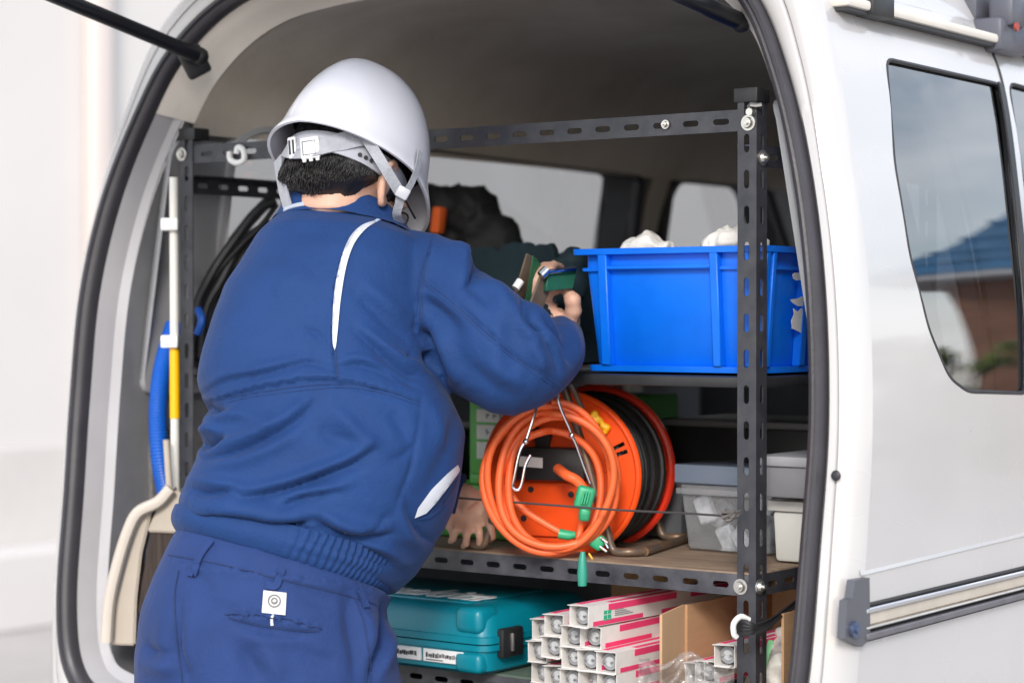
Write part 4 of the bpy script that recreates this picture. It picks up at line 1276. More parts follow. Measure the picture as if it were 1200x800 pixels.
# ---- fluorescent tube boxes
CARD = M('white_card', (.74, .71, .68), .75, var=.05, vs=30)
PINK = M('pink_print', (.80, .05, .17), .7, var=.06, vs=30)
TUBEG = M('frosted_tube', (.48, .49, .50), .3)
CAPM = M('aluminium_cap', (.30, .30, .315), .45, metal=.3, var=.15, vs=60)
GPR = M('green_print', (.02, .42, .24), .7)
bw, bh, bl = .0345, .0315, .56
def make_fbox(label, loc, group):
    t = thing('fluorescent_tube_box', label, 'tube box', loc, group=group)
    h, t_ = bw / 2, .0009
    bm = nb()
    rbox(bm, -h, h, 0, bl, 0, t_); rbox(bm, -h, h, 0, bl, bh - t_, bh)
    rbox(bm, -h, -h + t_, 0, bl, t_, bh - t_); rbox(bm, h - t_, h, 0, bl, t_, bh - t_); rbox(bm, -h + t_, h - t_, bl - t_, bl, t_, bh - t_)
    # ragged torn flap stubs at the open end
    for q in ([(-h, -.006, bh), (h * .9, -.004, bh + .002), (h, 0, bh), (-h, 0, bh)], [(-h, -.003, 0), (h, -.005, -.0), (h, 0, 0), (-h, 0, 0)]):
        p = [V(x) for x in q]; hexa(bm, p, [x + V((0, 0, -.0008)) for x in p])
    bm2 = bm
    obj('sleeve', bm2, CARD, t, smooth=False, world=False)
    def stripe(u0, u1, y0, y1, face):
        b = nb()
        if face == 'side': rbox(b, h, h + .0004, y0, y1, u0 * bh, u1 * bh)
        elif face == 'left': rbox(b, -h - .0004, -h, y0, y1, u0 * bh, u1 * bh)
        else: rbox(b, -h + u0 * bw, -h + u1 * bw, y0, y1, bh, bh + .0004)
        obj('pink_stripe', b, PINK, t, smooth=False, world=False)
    stripe(.66, .97, .05, .23, 'side'); stripe(.03, .25, .012, .14, 'side'); stripe(.03, .25, .19, .33, 'side'); stripe(.60, .97, .27, .50, 'side')
    stripe(.06, .34, .012, .30, 'top'); stripe(.66, .94, .06, .40, 'top'); stripe(.03, .25, .02, .4, 'left')
    b = nb(); cyl(b, (0, .010, bh * .5), (0, .03, bh * .5), .0128, 20); tb2 = obj('tube_cap', b, CAPM, t, world=False)
    b = nb(); tube(b, [V((.0, .0095, bh * .5)), V((0, .0115, bh * .5))], .0075, 16); obj('cap_boss', b, TUBEG, tb2, world=False)
    for s in (-1, 1):
        b = nb(); cyl(b, (s * .0062, .0035, bh * .5), (s * .0062, .0100, bh * .5), .0016, 8); obj('pin', b, STEEL, tb2, world=False)
    b = nb(); cyl(b, (0, .03, bh * .5), (0, bl - .01, bh * .5), .0127, 16); obj('glass_tube', b, TUBEG, t, world=False)
    return t
YBX = .045
xb0 = xy(624, YBX)
colx = [U(p, 780, Y=YBX).x for p in (623.5, 646.5, 669, 691, 713)]
rows = {0: 3, 1: 3, 2: 3, 3: 3, 4: 2}
ordn = ['first', 'second', 'third', 'fourth', 'fifth']
rown = ['bottom', 'second', 'third', 'fourth']
grp = 'fluorescent tube boxes stacked on the bottom shelf'
proto = None
rnd = random.Random(9)
def put_fbox(x, y, z, label, rz=0.0, ry=0.0):
    global proto
    if proto is None:
        proto = make_fbox(label, (x, y, z), grp); o = proto
    else:
        o = copy_tree(proto); o['label'] = label
    o.location = (x, y, z); o.rotation_euler = (0, ry, rz)
    return o
for c in range(5):
    for r in range(rows[c]):
        dz = {1: .013, 0: .001}.get(c, .0) if r > 0 else 0
        y = YBX + rnd.uniform(-.006, .012) + (.02 if c < 1 else 0)
        put_fbox(colx[c] + rnd.uniform(-.0008, .0008), y, .8025 + r * (bh + .0008) + dz, 'pink striped white tube box, %s column from the teal case, %s row of the stack' % (ordn[c], rown[r]), rnd.uniform(-.012, .012), rnd.uniform(-.03, .03))
topb = put_fbox(U(688, 720, Y=YBX).x, YBX - .022, .8025 + 3 * (bh + .0009) + .002, 'pink striped tube box with a green mark lying on top of the stack', -.04, .03)
b = nb(); h = bw / 2
for k, (y, z) in enumerate(((.042, .38), (.052, .38), (.042, .60), (.052, .60))):
    rbox(b, h + .0004, h + .0009, y - .004, y + .004, (z - .08) * bh, (z + .09) * bh)
rbox(b, h + .0004, h + .0008, .036, .058, .22 * bh, .27 * bh)
WM[topb.name] = Matrix.Identity(4)
obj('green_mark', b, GPR, topb, smooth=False, world=False)['kind'] = 'stuff'
b = nb()
for k in range(4): rbox(b, h + .0004, h + .0008, .066, .112 - .008 * k, (.36 + .09 * k) * bh, (.40 + .09 * k) * bh)
obj('grey_print', b, GREYT, topb, smooth=False, world=False)['kind'] = 'stuff'

# ---- cardboard carton lying open towards the back of the van
KRAFT = M('kraft_cardboard', (.46, .27, .145), .85, var=.08, vs=10, stretch=(1, 1, 5), bump=.1, bs=60)
KRAFT_L = M('kraft_cardboard_inner', (.52, .33, .19), .85, var=.06, vs=10, bump=.1, bs=60)
KY = .13
kx0, kx1 = xy(803, KY), .600
kz1 = U(803, 708, Y=KY).z
kb = thing('cardboard_box', 'open brown cardboard carton behind the right post on the bottom shelf', 'cardboard box', ((kx0 + kx1) / 2, KY + .15, .803))
bm = nb(); rbox(bm, kx0, kx0 + .004, KY, KY + .26, .803, kz1); obj('side', bm, KRAFT, kb, smooth=False)
bm = nb(); rbox(bm, kx1 - .004, kx1, KY, KY + .26, .803, kz1); obj('side', bm, KRAFT, kb, smooth=False)
bm = nb(); rbox(bm, kx0 + .004, kx1 - .004, KY + .255, KY + .259, .803, kz1 - .001); obj('back', bm, KRAFT_L, kb, smooth=False)
bm = nb(); rbox(bm, kx0 + .004, kx1 - .004, KY + .002, KY + .254, .803, .807); obj('bottom', bm, KRAFT, kb, smooth=False)
# left flap swung outwards, towards the camera's left
pA = U(803, 708, Y=KY); pB = U(776, 720, D=3.10)
bm = nb(); q = [V((kx0, KY, .803)), V((pB.x, pB.y, .803)), V((pB.x, pB.y, pB.z - .0)), V((kx0, KY, kz1))]
nrm = (q[1] - q[0]).cross(Z_).normalized() * .004
hexa(bm, [q[0], q[1], q[1] + nrm, q[0] + nrm], [q[3], q[2], q[2] + nrm, q[3] + nrm]); obj('flap', bm, KRAFT_L, kb, smooth=False)
# upper flap tipped back
bm = nb(); q = [V((kx0, KY + .258, kz1)), V((kx1, KY + .258, kz1)), V((kx1, KY + .30, kz1 + .03)), V((kx0, KY + .30, kz1 + .035))]
hexa(bm, q, [p + V((0, .002, .003)) for p in q]); obj('flap', bm, KRAFT, kb, smooth=False)
# a second flat carton behind, under the middle shelf
bm = nb(); rbox(bm, xy(716, .42), xy(820, .42), .42, .62, .803, .942, .001); kb2 = obj('cardboard_carton', bm, KRAFT); tag(kb2, 'closed brown carton deep under the middle shelf behind the tube boxes', 'cardboard box')
# tube boxes inside the carton
for k, (px, py, lab) in enumerate(((849, 768, 'white tube box end standing out of the carton by the right post'), (822, 788, 'tube box lying in the carton, left of the one by the post'), (806, 791, 'leftmost tube box lying in the open carton'))):
    q = U(px, py, Y=.10); put_fbox(q.x, .10 + .01 * k, q.z - bh / 2, lab, -.03 * k)

# ---- clear plastic film in front of the carton
FILM = glass_mat('clear_film', (.86, .86, .87), 1.6, rough=.12, diff=.22, dcol=(.72, .70, .70))
bm = nb()
nx_, nz_ = 46, 26
grid = []
for j in range(nz_):
    row = []
    for i in range(nx_):
        u, v = i / (nx_ - 1), j / (nz_ - 1)
        px = 748 + 112 * u; top = 772 + 10 * math.sin(u * 9) - 10 * math.exp(-((u - .12) / .1) ** 2)
        py = 830 - (830 - top) * v
        p = U(px, py, D=3.07 + .05 * noise.noise(V((u * 5, v * 4, 3))) )
        d = abs(noise.noise(V((u * 9, v * 7, 1)))) * .022 + abs(noise.noise(V((u * 18, v * 15, 5)))) * .009
        row.append(bm.verts.new(p - CF * d))
    grid.append(row)
for j in range(nz_ - 1):
    for i in range(nx_ - 1):
        bm.faces.new((grid[j][i], grid[j][i + 1], grid[j + 1][i + 1], grid[j + 1][i]))
o = obj('plastic_bag', bm, FILM, angle=0); tag(o, 'crumpled clear plastic bag in front of the open carton', 'plastic bag')
blob('white_bag', 'bulging white plastic bag right of the post on the bottom shelf', 'bag', [(P(925, 790, D=3.18), .055), (P(915, 775, D=3.2), .04), (P(932, 755, D=3.2), .032), (P(905, 800, D=3.2), .045), (P(940, 810, D=3.2), .06)], M('white_polythene', (.72, .70, .66), .35, var=.05), .006, .008, 24, 4, creases=.6)
bm = nb(); a = U(900, 765, D=3.135); tube(bm, cr_([U(904, 750, D=3.13), U(899, 764, D=3.125), U(896, 778, D=3.135)], 4), [.006] * 9, 6, sy=.3)
obj('green_band', bm, M('light_green_print', (.25, .62, .30), .6), SC.objects['white_bag'])

# ---- black strap tied round the right post
STRAP = M('black_webbing', (.02, .02, .022), .6, bump=.2, bs=200)
stp = thing('strap', 'black strap with a white hook tied round the right rack post', 'strap', tuple(U(880, 735, D=3.03)))
bm = nb()
for k in range(5):
    ribbon(bm, cr_([U(862 + k, 738 - 3 * k, D=3.035), U(880, 734 + 1.5 * k, D=3.012), U(897, 728 + 2 * k, D=3.03), U(912, 718 + 1.2 * k, D=3.07), U(932, 703 + k * 1.4, D=3.13)], 6), -CF + Z_ * (.3 * k - .6), .008, .0018)
obj('webbing', bm, STRAP, stp)
bm = nb()
for k in range(4):
    tube(bm, cr_([U(865, 731 + 3 * k, D=3.03), U(872, 728 + 5 * k, D=3.012), U(880, 732 + 2.5 * k, D=3.008), U(888, 734, D=3.02)], 5), .004, 6)
obj('knot', bm, STRAP, stp)
bm = nb(); tube(bm, cr_([U(878, 726, D=3.02), U(868, 722, D=3.015), U(860, 730, D=3.01), U(860, 742, D=3.012), U(863, 746, D=3.015)], 5), .0042, 8); obj('hook', bm, WHITEP, stp)

# ================================================================== LEFT SIDE OF THE VAN
# broom: pole, clips, yellow sleeve, cap, bristles
BEIGE = M('beige_plastic', (.46, .40, .335), .5, var=.06, vs=8)
BRIS = M('dark_bristles', (.05, .036, .03), .9, var=.4, vs=160, stretch=(1, 1, .05), bump=.5, bs=300)
LD = 3.69
bro = thing('broom', 'broom with white and yellow pole leaning against the left post', 'broom', tuple(U(196, 720, D=LD)))
bm = nb(); tube(bm, [U(203.5, 208, D=LD), U(205.5, 598, D=LD)], .0078, 12); obj('pole', bm, M('white_pole', (.70, .68, .64), .4), bro)
bm = nb(); tube(bm, [U(204.5, 408, D=LD), U(205, 490, D=LD)], .0088, 12); obj('yellow_sleeve', bm, M('yellow_sleeve', (.88, .48, .0), .4), bro)
for y in (263, 400):
    bm = nb(); p = U(200, y, D=LD - .006); rbox(bm, -.016, .014, -.012, .016, -.011, .011, .003, 2, Matrix.Translation(p) @ Matrix.Rotation(YAW, 4, 'Z')); obj('pole_clip', bm, WHITEP, bro)
def slab(poly, d, th, bm):
    f = lambda u, v: U(u, v, D=d)
    sheet(bm, poly, [], None, f, depth=CF * th)
    bmesh.ops.recalc_face_normals(bm, faces=bm.faces)
    bmesh.ops.bevel(bm, geom=[e for e in bm.edges if e.is_manifold and e.calc_face_angle(0) > .6], offset=.003, segments=2, affect='EDGES')
bm = nb(); slab([(196, 575), (212, 575), (222, 625), (172, 623), (180, 604)], LD - .03, .06, bm); obj('head_cap', bm, BEIGE, bro)
bm = nb(); slab([(177, 622), (218, 624), (214, 722), (161, 720), (166, 680)], LD - .022, .045, bm); obj('bristles', bm, BRIS, bro)
# dustpan
dp = thing('dustpan', 'beige plastic dustpan hanging beside the broom on the left wall', 'dustpan', tuple(U(150, 750, D=3.66)))
bm = nb(); slab([(206, 570), (196, 578), (178, 599), (166, 648), (160, 700), (158, 756), (128, 755), (131, 722), (148, 660), (160, 618), (170, 598), (188, 588)], 3.66, .05, bm); obj('pan', bm, BEIGE, dp)
bm = nb()
tube(bm, cr_([U(200, 572, D=3.645), U(185, 588, D=3.645), U(162, 600, D=3.645), U(150, 622, D=3.645), U(138, 660, D=3.645), U(128, 705, D=3.645), U(124.5, 752, D=3.645)], 6), .0085, 8, sy=1.2); obj('pan_rim', bm, M('light_beige_plastic', (.56, .50, .44), .45, var=.05), dp)
bm = nb(); tube(bm, [U(195, 515, D=3.66), U(199, 578, D=3.66)], .006, 10); obj('handle', bm, BEIGE, dp)
# blue hose
HOSE = M('blue_hose', (.005, .10, .50), .35, var=.08)
bm = nb()
pts = cr_([U(205, 380, D=3.80), U(196, 408, D=3.78), U(188, 445, D=3.76), U(185, 490, D=3.76), U(188, 540, D=3.76), U(196, 585, D=3.77), U(204, 640, D=3.78), U(196, 700, D=3.78), U(176, 752, D=3.76)], 26)
tube(bm, pts, [.0155 + .0014 * (i % 2) for i in range(len(pts))], 10)
tag(obj('hose', bm, HOSE), 'ribbed blue hose hanging behind the broom pole', 'hose')
# black hoses draped from the left side rail
bm0 = None
hz = [[(322, 236), (300, 248), (275, 280), (248, 320), (228, 365), (222, 420)], [(324, 240), (308, 262), (284, 285), (255, 318), (236, 350), (226, 400)], [(326, 262), (305, 268), (280, 290), (258, 330), (240, 365), (234, 420)], [(330, 275), (300, 285), (270, 318), (246, 345), (230, 380), (226, 420)], [(330, 290), (298, 302), (268, 330), (246, 362), (236, 400), (232, 430)], [(318, 232), (290, 262), (262, 300), (240, 340), (230, 385), (228, 440)], [(332, 268), (312, 278), (290, 292), (266, 330), (252, 350), (240, 390)]]
hb = thing('hose_bundle', 'bundle of black hoses draped from the left rack rail', 'hose', tuple(U(240, 400, D=3.85)))
for k, pl in enumerate(hz):
    bm = nb(); tube(bm, cr_([U(a, b, D=3.92 - .02 * i + .008 * k) for i, (a, b) in enumerate(pl)], 6), (.0085, .0055, .0085, .010, .007, .011, .005)[k], 8)
    obj('hose', bm, BLKC, hb)
bm = nb(); tube(bm, cr_([U(232, 362, D=3.80), U(236, 375, D=3.79), U(231, 392, D=3.79)], 5), .007, 8); obj('blue_sleeve', bm, HOSE, hb)
# low dark mat end at the sill
bm = nb(); rbox(bm, -.62, -.40, .03, .30, .702, .725, .008); tag(obj('floor_mat', bm, BLACKP), 'black folded mat on the van floor below the dustpan', 'mat')
# ================================================================== THE WORKER
def offw(r, a, u): return CR * r + FH * a + Z_ * u
feet = U(320, 640, D=3.12); feet = V((feet.x, feet.y, 0))
man = thing('person', 'worker in a blue work jacket, blue trousers and white helmet leaning into the van', 'person', tuple(feet))
SKIN = M('skin', (.62, .365, .265), .5, var=.06, vs=30, sss=.15, bump=.05, bs=300)
JACK = M('blue_jacket_twill', (.0085, .039, .148), .74, var=.08, vs=9, bump=.22, bs=300, sheen=.05, fold=.30)
TROU = M('blue_trouser_twill', (.016, .040, .144), .8, var=.08, vs=9, bump=.22, bs=300, sheen=.05, fold=.28)
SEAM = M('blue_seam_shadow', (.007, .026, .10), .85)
HAIRM = M('black_hair', (.012, .011, .012), .45, var=.3, vs=60, stretch=(1, 1, .2))

def ring_px(L, R, D, b, tilt, n=44, e=2.35, sc=1.0, D2=None):
    pL, pR = U(L[0], L[1], D=D), U(R[0], R[1], D=D2 or D)
    c = (pL + pR) / 2
    A = (pR - pL) / 2 * sc
    B = (FH * math.cos(math.radians(tilt)) - Z_ * math.sin(math.radians(tilt))) * b * sc
    out = []
    for k in range(n):
        t = 2 * math.pi * k / n
        ct, st = math.cos(t), math.sin(t)
        out.append(c + A * math.copysign(abs(ct) ** (2 / e), ct) + B * math.copysign(abs(st) ** (2 / e), st))
    return out

TORSO = [((348, 246), (462, 276), 3.245, .060, 18), ((328, 257), (488, 286), 3.24, .085, 19), ((300, 286), (508, 304), 3.225, .118, 20),
         ((282, 318), (512, 335), 3.21, .136, 20), ((262, 350), (513, 366), 3.20, .147, 20), ((247, 389), (514, 406), 3.19, .155, 19),
         ((237, 428), (518, 446), 3.18, .160, 17), ((233, 452), (528, 470), 3.172, .162, 16), ((238, 470), (540, 491), 3.165, .161, 16), ((245, 485), (545, 508), 3.16, .160, 16),
         ((240, 505), (544, 531), 3.155, .163, 15), ((239, 526), (541, 556), 3.15, .164, 15), ((226, 556), (534, 586), 3.145, .165, 14), ((214, 580), (519, 622), 3.14, .163, 14),
         ((211, 592), (503, 648), 3.135, .160, 14), ((216, 601), (484, 674), 3.133, .150, 14), ((221, 606), (464, 694), 3.13, .142, 14)]
SLEEVE = [((478, 268), (478, 418), 3.215, .098), ((512, 274), (503, 440), 3.19, .098), ((549, 289), (527, 455), 3.155, .094), ((562, 320), (548, 469), 3.135, .090), ((590, 331), (575, 484), 3.12, .088),
          ((612, 348), (606, 489), 3.125, .082), ((621, 371), (638, 473), 3.155, .066), ((644, 369), (664, 454), 3.20, .055), ((662, 376), (679, 427), 3.265, .044), ((667, 384), (677, 408), 3.31, .034)]
ARM_L = [(368, 322, 3.28, .068), (338, 362, 3.33, .074), (332, 430, 3.37, .074), (372, 500, 3.40, .070), (430, 545, 3.41, .058), (490, 570, 3.405, .048), (530, 580, 3.40, .038)]
ARM_R = [((t[0] + b[0]) / 2, (t[1] + b[1]) / 2, d, r) for t, b, d, r in SLEEVE[:-2]] + [(653, 405, 3.275, .041), (657, 397, 3.32, .035)]
def arm_bm(bm, arm, sc=1.0, end=None):
    ctrl = [U(a, b, D=d) for a, b, d, r in arm]
    rad = [V((r * sc, 0, 0)) for *_, r in arm]
    p = cr_(ctrl, 5); r = [q.x for q in cr_(rad, 5)]
    tube(bm, p, r, 24)

# ---- head frame
HD, HP = math.radians(60), math.radians(32)
hf = offw(math.cos(HD) * math.cos(HP), math.sin(HD) * math.cos(HP), -math.sin(HP))
hr = offw(math.sin(HD), -math.cos(HD), 0)
hu = hr.cross(hf).normalized()
RCN = U(410, 199, D=3.235)            # centre of the helmet rim
HM = Matrix(((hr.x, hf.x, hu.x, 0), (hr.y, hf.y, hu.y, 0), (hr.z, hf.z, hu.z, 0), (0, 0, 0, 1)))
def H(r, f, u): return RCN + hr * r + hf * f + hu * u

# ---- the body: one continuous skin
bm = nb()
ball(bm, H(0, -.008, .005), (.076, .094, .098), HM)
ball(bm, H(0, .030, -.050), (.062, .062, .075), HM)
ball(bm, H(0, .052, -.098), (.040, .042, .036), HM)          # chin
ball(bm, H(0, -.028, -.035), (.056, .052, .050), HM)         # occiput
for s in (-1, 1):
    ball(bm, H(s * .052, .030, -.080), (.022, .045, .030), HM)   # jaw corners
    ball(bm, H(s * .045, .065, -.045), (.026, .024, .022), HM)   # cheek bones
    ball(bm, H(s * .030, .088, -.005), (.030, .012, .010), HM)   # brows
tube(bm, [H(0, .086, -.015), H(0, .100, -.038), H(0, .108, -.052)], [.009, .011, .014], 12)
ball(bm, H(0, .095, -.055), (.018, .014, .009), HM)
ball(bm, H(0, .088, -.076), (.022, .012, .006), HM); ball(bm, H(0, .087, -.086), (.019, .012, .006), HM)
NB = U(408, 268, D=3.25)
tube(bm, [H(0, -.016, -.02), H(0, -.012, -.07), NB.lerp(H(0, -.012, -.07), .45), NB, NB - Z_ * .05], [.055, .053, .055, .062, .08], 24)
# ears
for s in (-1, 1):
    e0 = H(s * .074, -.008, -.038)
    er = (hr * s * .8 - hf * .6).normalized()
    pts = [H(s * .076, .006, -.060), H(s * .083, -.006, -.066), H(s * .088, -.022, -.050), H(s * .093, -.030, -.026), H(s * .091, -.022, -.006), H(s * .085, -.004, -.002), H(s * .078, .006, -.014)]
    tube(bm, cr_(pts, 4), [.0062] * 13 + [.0055] * 12, 8)
    ball(bm, H(s * .080, -.010, -.034), (.006, .016, .026), HM)
    ball(bm, H(s * .079, .002, -.060), (.007, .008, .010), HM)
loft(bm, [ring_px(l, r, d, b, t, 32, sc=.88) for l, r, d, b, t in TORSO[1:]] + [ring_px((212, 660), (455, 730), 3.12, .14, 12, 32, sc=.9), ring_px((175, 740), (470, 800), 3.11, .15, 8, 32, sc=.9), ring_px((180, 860), (470, 880), 3.11, .14, 4, 32, sc=.9)])
arm_bm(bm, ARM_R, .60); arm_bm(bm, ARM_L, .78)
LEGS = [[(255, 800, 3.10, .115), (250, 900, 3.09, .098), (246, 1040, 3.07, .078), (244, 1180, 3.09, .066), (244, 1300, 3.11, .060), (244, 1405, 3.13, .055)],
        [(395, 820, 3.13, .115), (398, 920, 3.14, .098), (396, 1050, 3.12, .078), (396, 1180, 3.15, .066), (397, 1300, 3.17, .060), (398, 1395, 3.19, .055)]]
for lg in LEGS: arm_bm(bm, lg, .75)
def finger(bm, pts, r0, r1):
    p = cr_(pts, 4); n_ = len(p)
    tube(bm, p, [r0 + (r1 - r0) * i / (n_ - 1) for i in range(n_)], 10)
    ball(bm, p[-1], r1, sub=2)
    for q in pts[1:-1]: ball(bm, q, r0 * 1.03, sub=2)
# right hand: closed round the clipboards, thumb on the near side
Wr = U(660, 386, D=3.335)
tube(bm, [U(657, 398, D=3.30), Wr, U(660, 372, D=3.345)], [.029, .026, .028], 14, sy=.75)
def palm(bm, pts, wd, th, side, nrm):
    rings = []
    for p, w_ in zip(pts, wd):
        rings.append([p + side * (w_ * math.copysign(abs(math.cos(t)) ** .8, math.cos(t))) + nrm * (th * math.copysign(abs(math.sin(t)) ** .8, math.sin(t))) for t in np.linspace(0, 2 * math.pi, 18, endpoint=False)])
    loft(bm, rings)
sd_ = (CR * .62 + FH * .25 + Z_ * -.52).normalized()
hn = (CR * -.35 - FH * .82 - Z_ * .45).normalized()
palm(bm, [U(664, 382, D=3.335), U(655, 366, D=3.335), U(645, 350, D=3.335), U(638, 341, D=3.335)], [.026, .037, .040, .036], .0125, sd_, hn)
kn = [(624, 344), (633, 338), (643, 334), (653, 331)]
for k, (kx, ky) in enumerate(kn):
    L = (0.9, 1.05, 1.1, 1.0)[k]
    finger(bm, [U(kx + 8, ky + 10, D=3.335), U(kx, ky, D=3.325), U(kx - 8 * L, ky - 12 * L, D=3.325), U(kx - 4 * L, ky - 20 * L, D=3.36), U(kx + 4, ky - 18 * L, D=3.395)], .0085, .0068)
finger(bm, [U(667, 376, D=3.33), U(672, 364, D=3.318), U(671, 352, D=3.312), U(665, 343, D=3.32)], .0140, .0098)
# left hand: resting on the shelf edge, fingers curled towards the parts box
sd2 = (CR * .85 + FH * .3 + Z_ * .35).normalized(); hn2 = (CR * .2 - FH * .9 + Z_ * .25).normalized()
tube(bm, [U(528, 578, D=3.40), U(546, 582, D=3.395), U(555, 594, D=3.39)], [.030, .026, .027], 14, sy=.8)
palm(bm, [U(549, 580, D=3.395), U(554, 590, D=3.390), U(554, 602, D=3.388), U(553, 610, D=3.388)], [.025, .031, .032, .029], .0115, sd2, hn2)
for k, (kx, ky, tx, ty) in enumerate(((571, 605, 577, 631), (559, 611, 562, 638), (546, 612, 546, 639), (534, 608, 531, 633))):
    finger(bm, [U(kx - 2, ky - 12, D=3.388), U(kx, ky, D=3.378), U((kx + tx) / 2 + 1, (ky + ty) / 2, D=3.364), U(tx, ty - 3, D=3.372), U(tx - 3, ty + 1, D=3.390)], .0073, .0058)
finger(bm, [U(541, 588, D=3.392), U(531, 598, D=3.382), U(526, 609, D=3.376), U(528, 619, D=3.376)], .0098, .0078)
bm = remesh(bm, .0036, 2)
body = obj('body', bm, SKIN, man, angle=0)
# dress the eyes
for s in (-1, 1):
    bm = nb(); ball(bm, H(s * .031, .082, -.022), .0115, sub=2); eye = obj('eye', bm, M('eye_white', (.75, .74, .72), .2) if s == -1 else EYEM, man)
    EYEM = eye.data.materials[0]
    bm = nb(); ball(bm, H(s * .031, .0905, -.0235), (.005, .003, .005), HM, 2); obj('iris', bm, INK, eye)

# ---- hair
bm = nb()
ball(bm, H(0, -.012, .012), (.082, .099, .103), HM)
ball(bm, H(0, -.046, -.032), (.069, .056, .046), HM)
ball(bm, H(0, -.060, -.058), (.056, .032, .028), HM)
for s in (-1, 1):
    ball(bm, H(s * .052, -.040, -.040), (.026, .040, .040), HM)
    ball(bm, H(s * .068, .012, -.010), (.011, .030, .030), HM)
bm = remesh(bm, .004, 2)
bm.normal_update()
def hairline(a): return -.080 + .030 * min(1, abs(a) / 1.05) ** 2 + .05 * max(0, abs(a) - 1.0)
for v in bm.verts:
    q = v.co - RCN
    a_ = math.atan2(q.dot(hr), -q.dot(hf))
    if q.dot(hu) < hairline(a_) and abs(a_) < 1.75: v.co -= (hr * q.dot(hr) + hf * q.dot(hf)) * min(.3, (hairline(a_) - q.dot(hu)) * 18)
bm.normal_update()
for v in bm.verts:
    q = v.co - RCN
    r, f, u = q.dot(hr), q.dot(hf), q.dot(hu)
    a = math.atan2(r, -f)
    v.co += v.normal * (.0014 * noise.noise(V((a * 20, u * 6, 0))) + .0006 * noise.noise(V((a * 60, u * 8, 3))))
rnd = random.Random(4)
hb_bvh = BVHTree.FromBMesh(bm)
for k in range(4600):
    a = rnd.uniform(-1.7, 1.7)
    u0 = rnd.uniform(-.088, .02)
    d = (hr * math.sin(a) - hf * math.cos(a))
    hit = hb_bvh.ray_cast(H(0, -.02, u0) + d * .3, -d)
    if hit[0] is None: continue
    p = hit[0] - d * .0015
    if u0 < hairline(a) - .006: continue
    L = rnd.uniform(.014, .030) if u0 > -.045 else rnd.uniform(.005, .016)
    L = min(L, max(0, u0 - hairline(a)) + rnd.uniform(.003, .010))
    q = p - hu * L * .6 + d * .0018; e = p - hu * L + d * rnd.uniform(-.0025, .0008) + hr * rnd.uniform(-.003, .003)
    tube(bm, [p + hu * .008, q, e], [.0009, .0008, .0002], 3)
hair = obj('hair', bm, HAIRM, man, angle=0)
me = hair.data
hbv = BVHTree.FromPolygons([wm(man) @ v.co for v in me.vertices], [tuple(p.vertices) for p in me.polygons])

# ---- jacket
def carve(bm, folds, seed=0, nz=.0022):
    """real relief: folds given as (polyline, width, height, kind); kind 0 = groove or ridge, 1 = overlapping edge"""
    bm.normal_update()
    co = np.array([v.co[:] for v in bm.verts]); no = np.array([v.normal[:] for v in bm.verts])
    px = px_of(co)
    tocam = np.array(CAM) - co; tocam /= np.linalg.norm(tocam, axis=1)[:, None]
    face = np.clip((tocam * no).sum(1) * 2.2 + .4, 0, 1)
    disp = np.zeros(len(co))
    for f in folds:
        pl, wd, amp = f[0], f[1], f[2]
        kind = f[3] if len(f) > 3 else 0
        pl = np.array([p[:2] for p in cr_([(a, b, 0) for a, b in pl], 6)])
        best = np.full(len(co), 1e9); sgn = np.zeros(len(co)); tt = np.zeros(len(co))
        n_ = len(pl) - 1
        bb = (px[:, 0] > pl[:, 0].min() - 5 * wd) & (px[:, 0] < pl[:, 0].max() + 5 * wd) & (px[:, 1] > pl[:, 1].min() - 5 * wd) & (px[:, 1] < pl[:, 1].max() + 5 * wd)
        I = np.nonzero(bb)[0]
        for i in range(n_):
            a, b = pl[i], pl[i + 1]
            ab = b - a
            ap = px[I] - a
            t = np.clip((ap @ ab) / (ab @ ab + 1e-9), 0, 1)
            dd = np.linalg.norm(ap - t[:, None] * ab, axis=1)
            m = dd < best[I]
            J = I[m]
            best[J] = dd[m]; sgn[J] = np.sign(ab[0] * ap[m][:, 1] - ab[1] * ap[m][:, 0]); tt[J] = (i + t[m]) / n_
        env = np.sin(np.clip(tt, .03, .97) * math.pi) ** .5
        if kind == 0: g = np.exp(-(best / wd) ** 2)
        elif kind == 2: g = 1.25 * np.exp(-best / (wd * .8))
        else: g = np.where(sgn * kind > 0, np.exp(-best / (wd * 2.2)), -np.exp(-(best / (wd * .5)) ** 2) * .5)
        disp += GAIN * amp * g * env * np.where(best < 1e8, 1, 0)
    for i, v in enumerate(bm.verts):
        q = v.co
        n3 = noise.noise(q * 9 + V((seed, 0, 0))) * nz + noise.noise(V((q.x * 16, q.y * 16, q.z * 30)) + V((seed, 5, 0))) * nz * .4
        wq_ = V((noise.noise(q * 6), noise.noise(q * 6 + V((9, 0, 0))), noise.noise(q * 6 + V((0, 9, 0))))) * .06
        e_ = q + wq_
        rg = 1 - 2.6 * abs(noise.noise(V((e_.dot(CR) * 7, e_.dot(FH) * 7, e_.z * 15 + seed))))
        mk = min(1, max(.12, (px[i, 1] - 400) / 160)) if seed < 5 else .55
        n3 += max(-.6, rg) * .0017 * mk
        v.co = q + v.normal * float(disp[i] * face[i] + n3)
    return bm
bm = nb()
loft(bm, [ring_px(*r) for r in TORSO])
SLV = []
for i in range(5):
    for j in range(3):
        t = j / 3; f = lambda k: SLEEVE[i][k] + (SLEEVE[i + 1][k] - SLEEVE[i][k]) * t
        g = lambda k: tuple(SLEEVE[i][k][m] + (SLEEVE[i + 1][k][m] - SLEEVE[i][k][m]) * t for m in (0, 1))
        SLV.append(ring_px(g(0), g(1), f(2), f(3), 0, 32, 2.1))
SLV.append(ring_px(*SLEEVE[5][:3], SLEEVE[5][3], 0, 32, 2.1))
loft(bm, SLV)
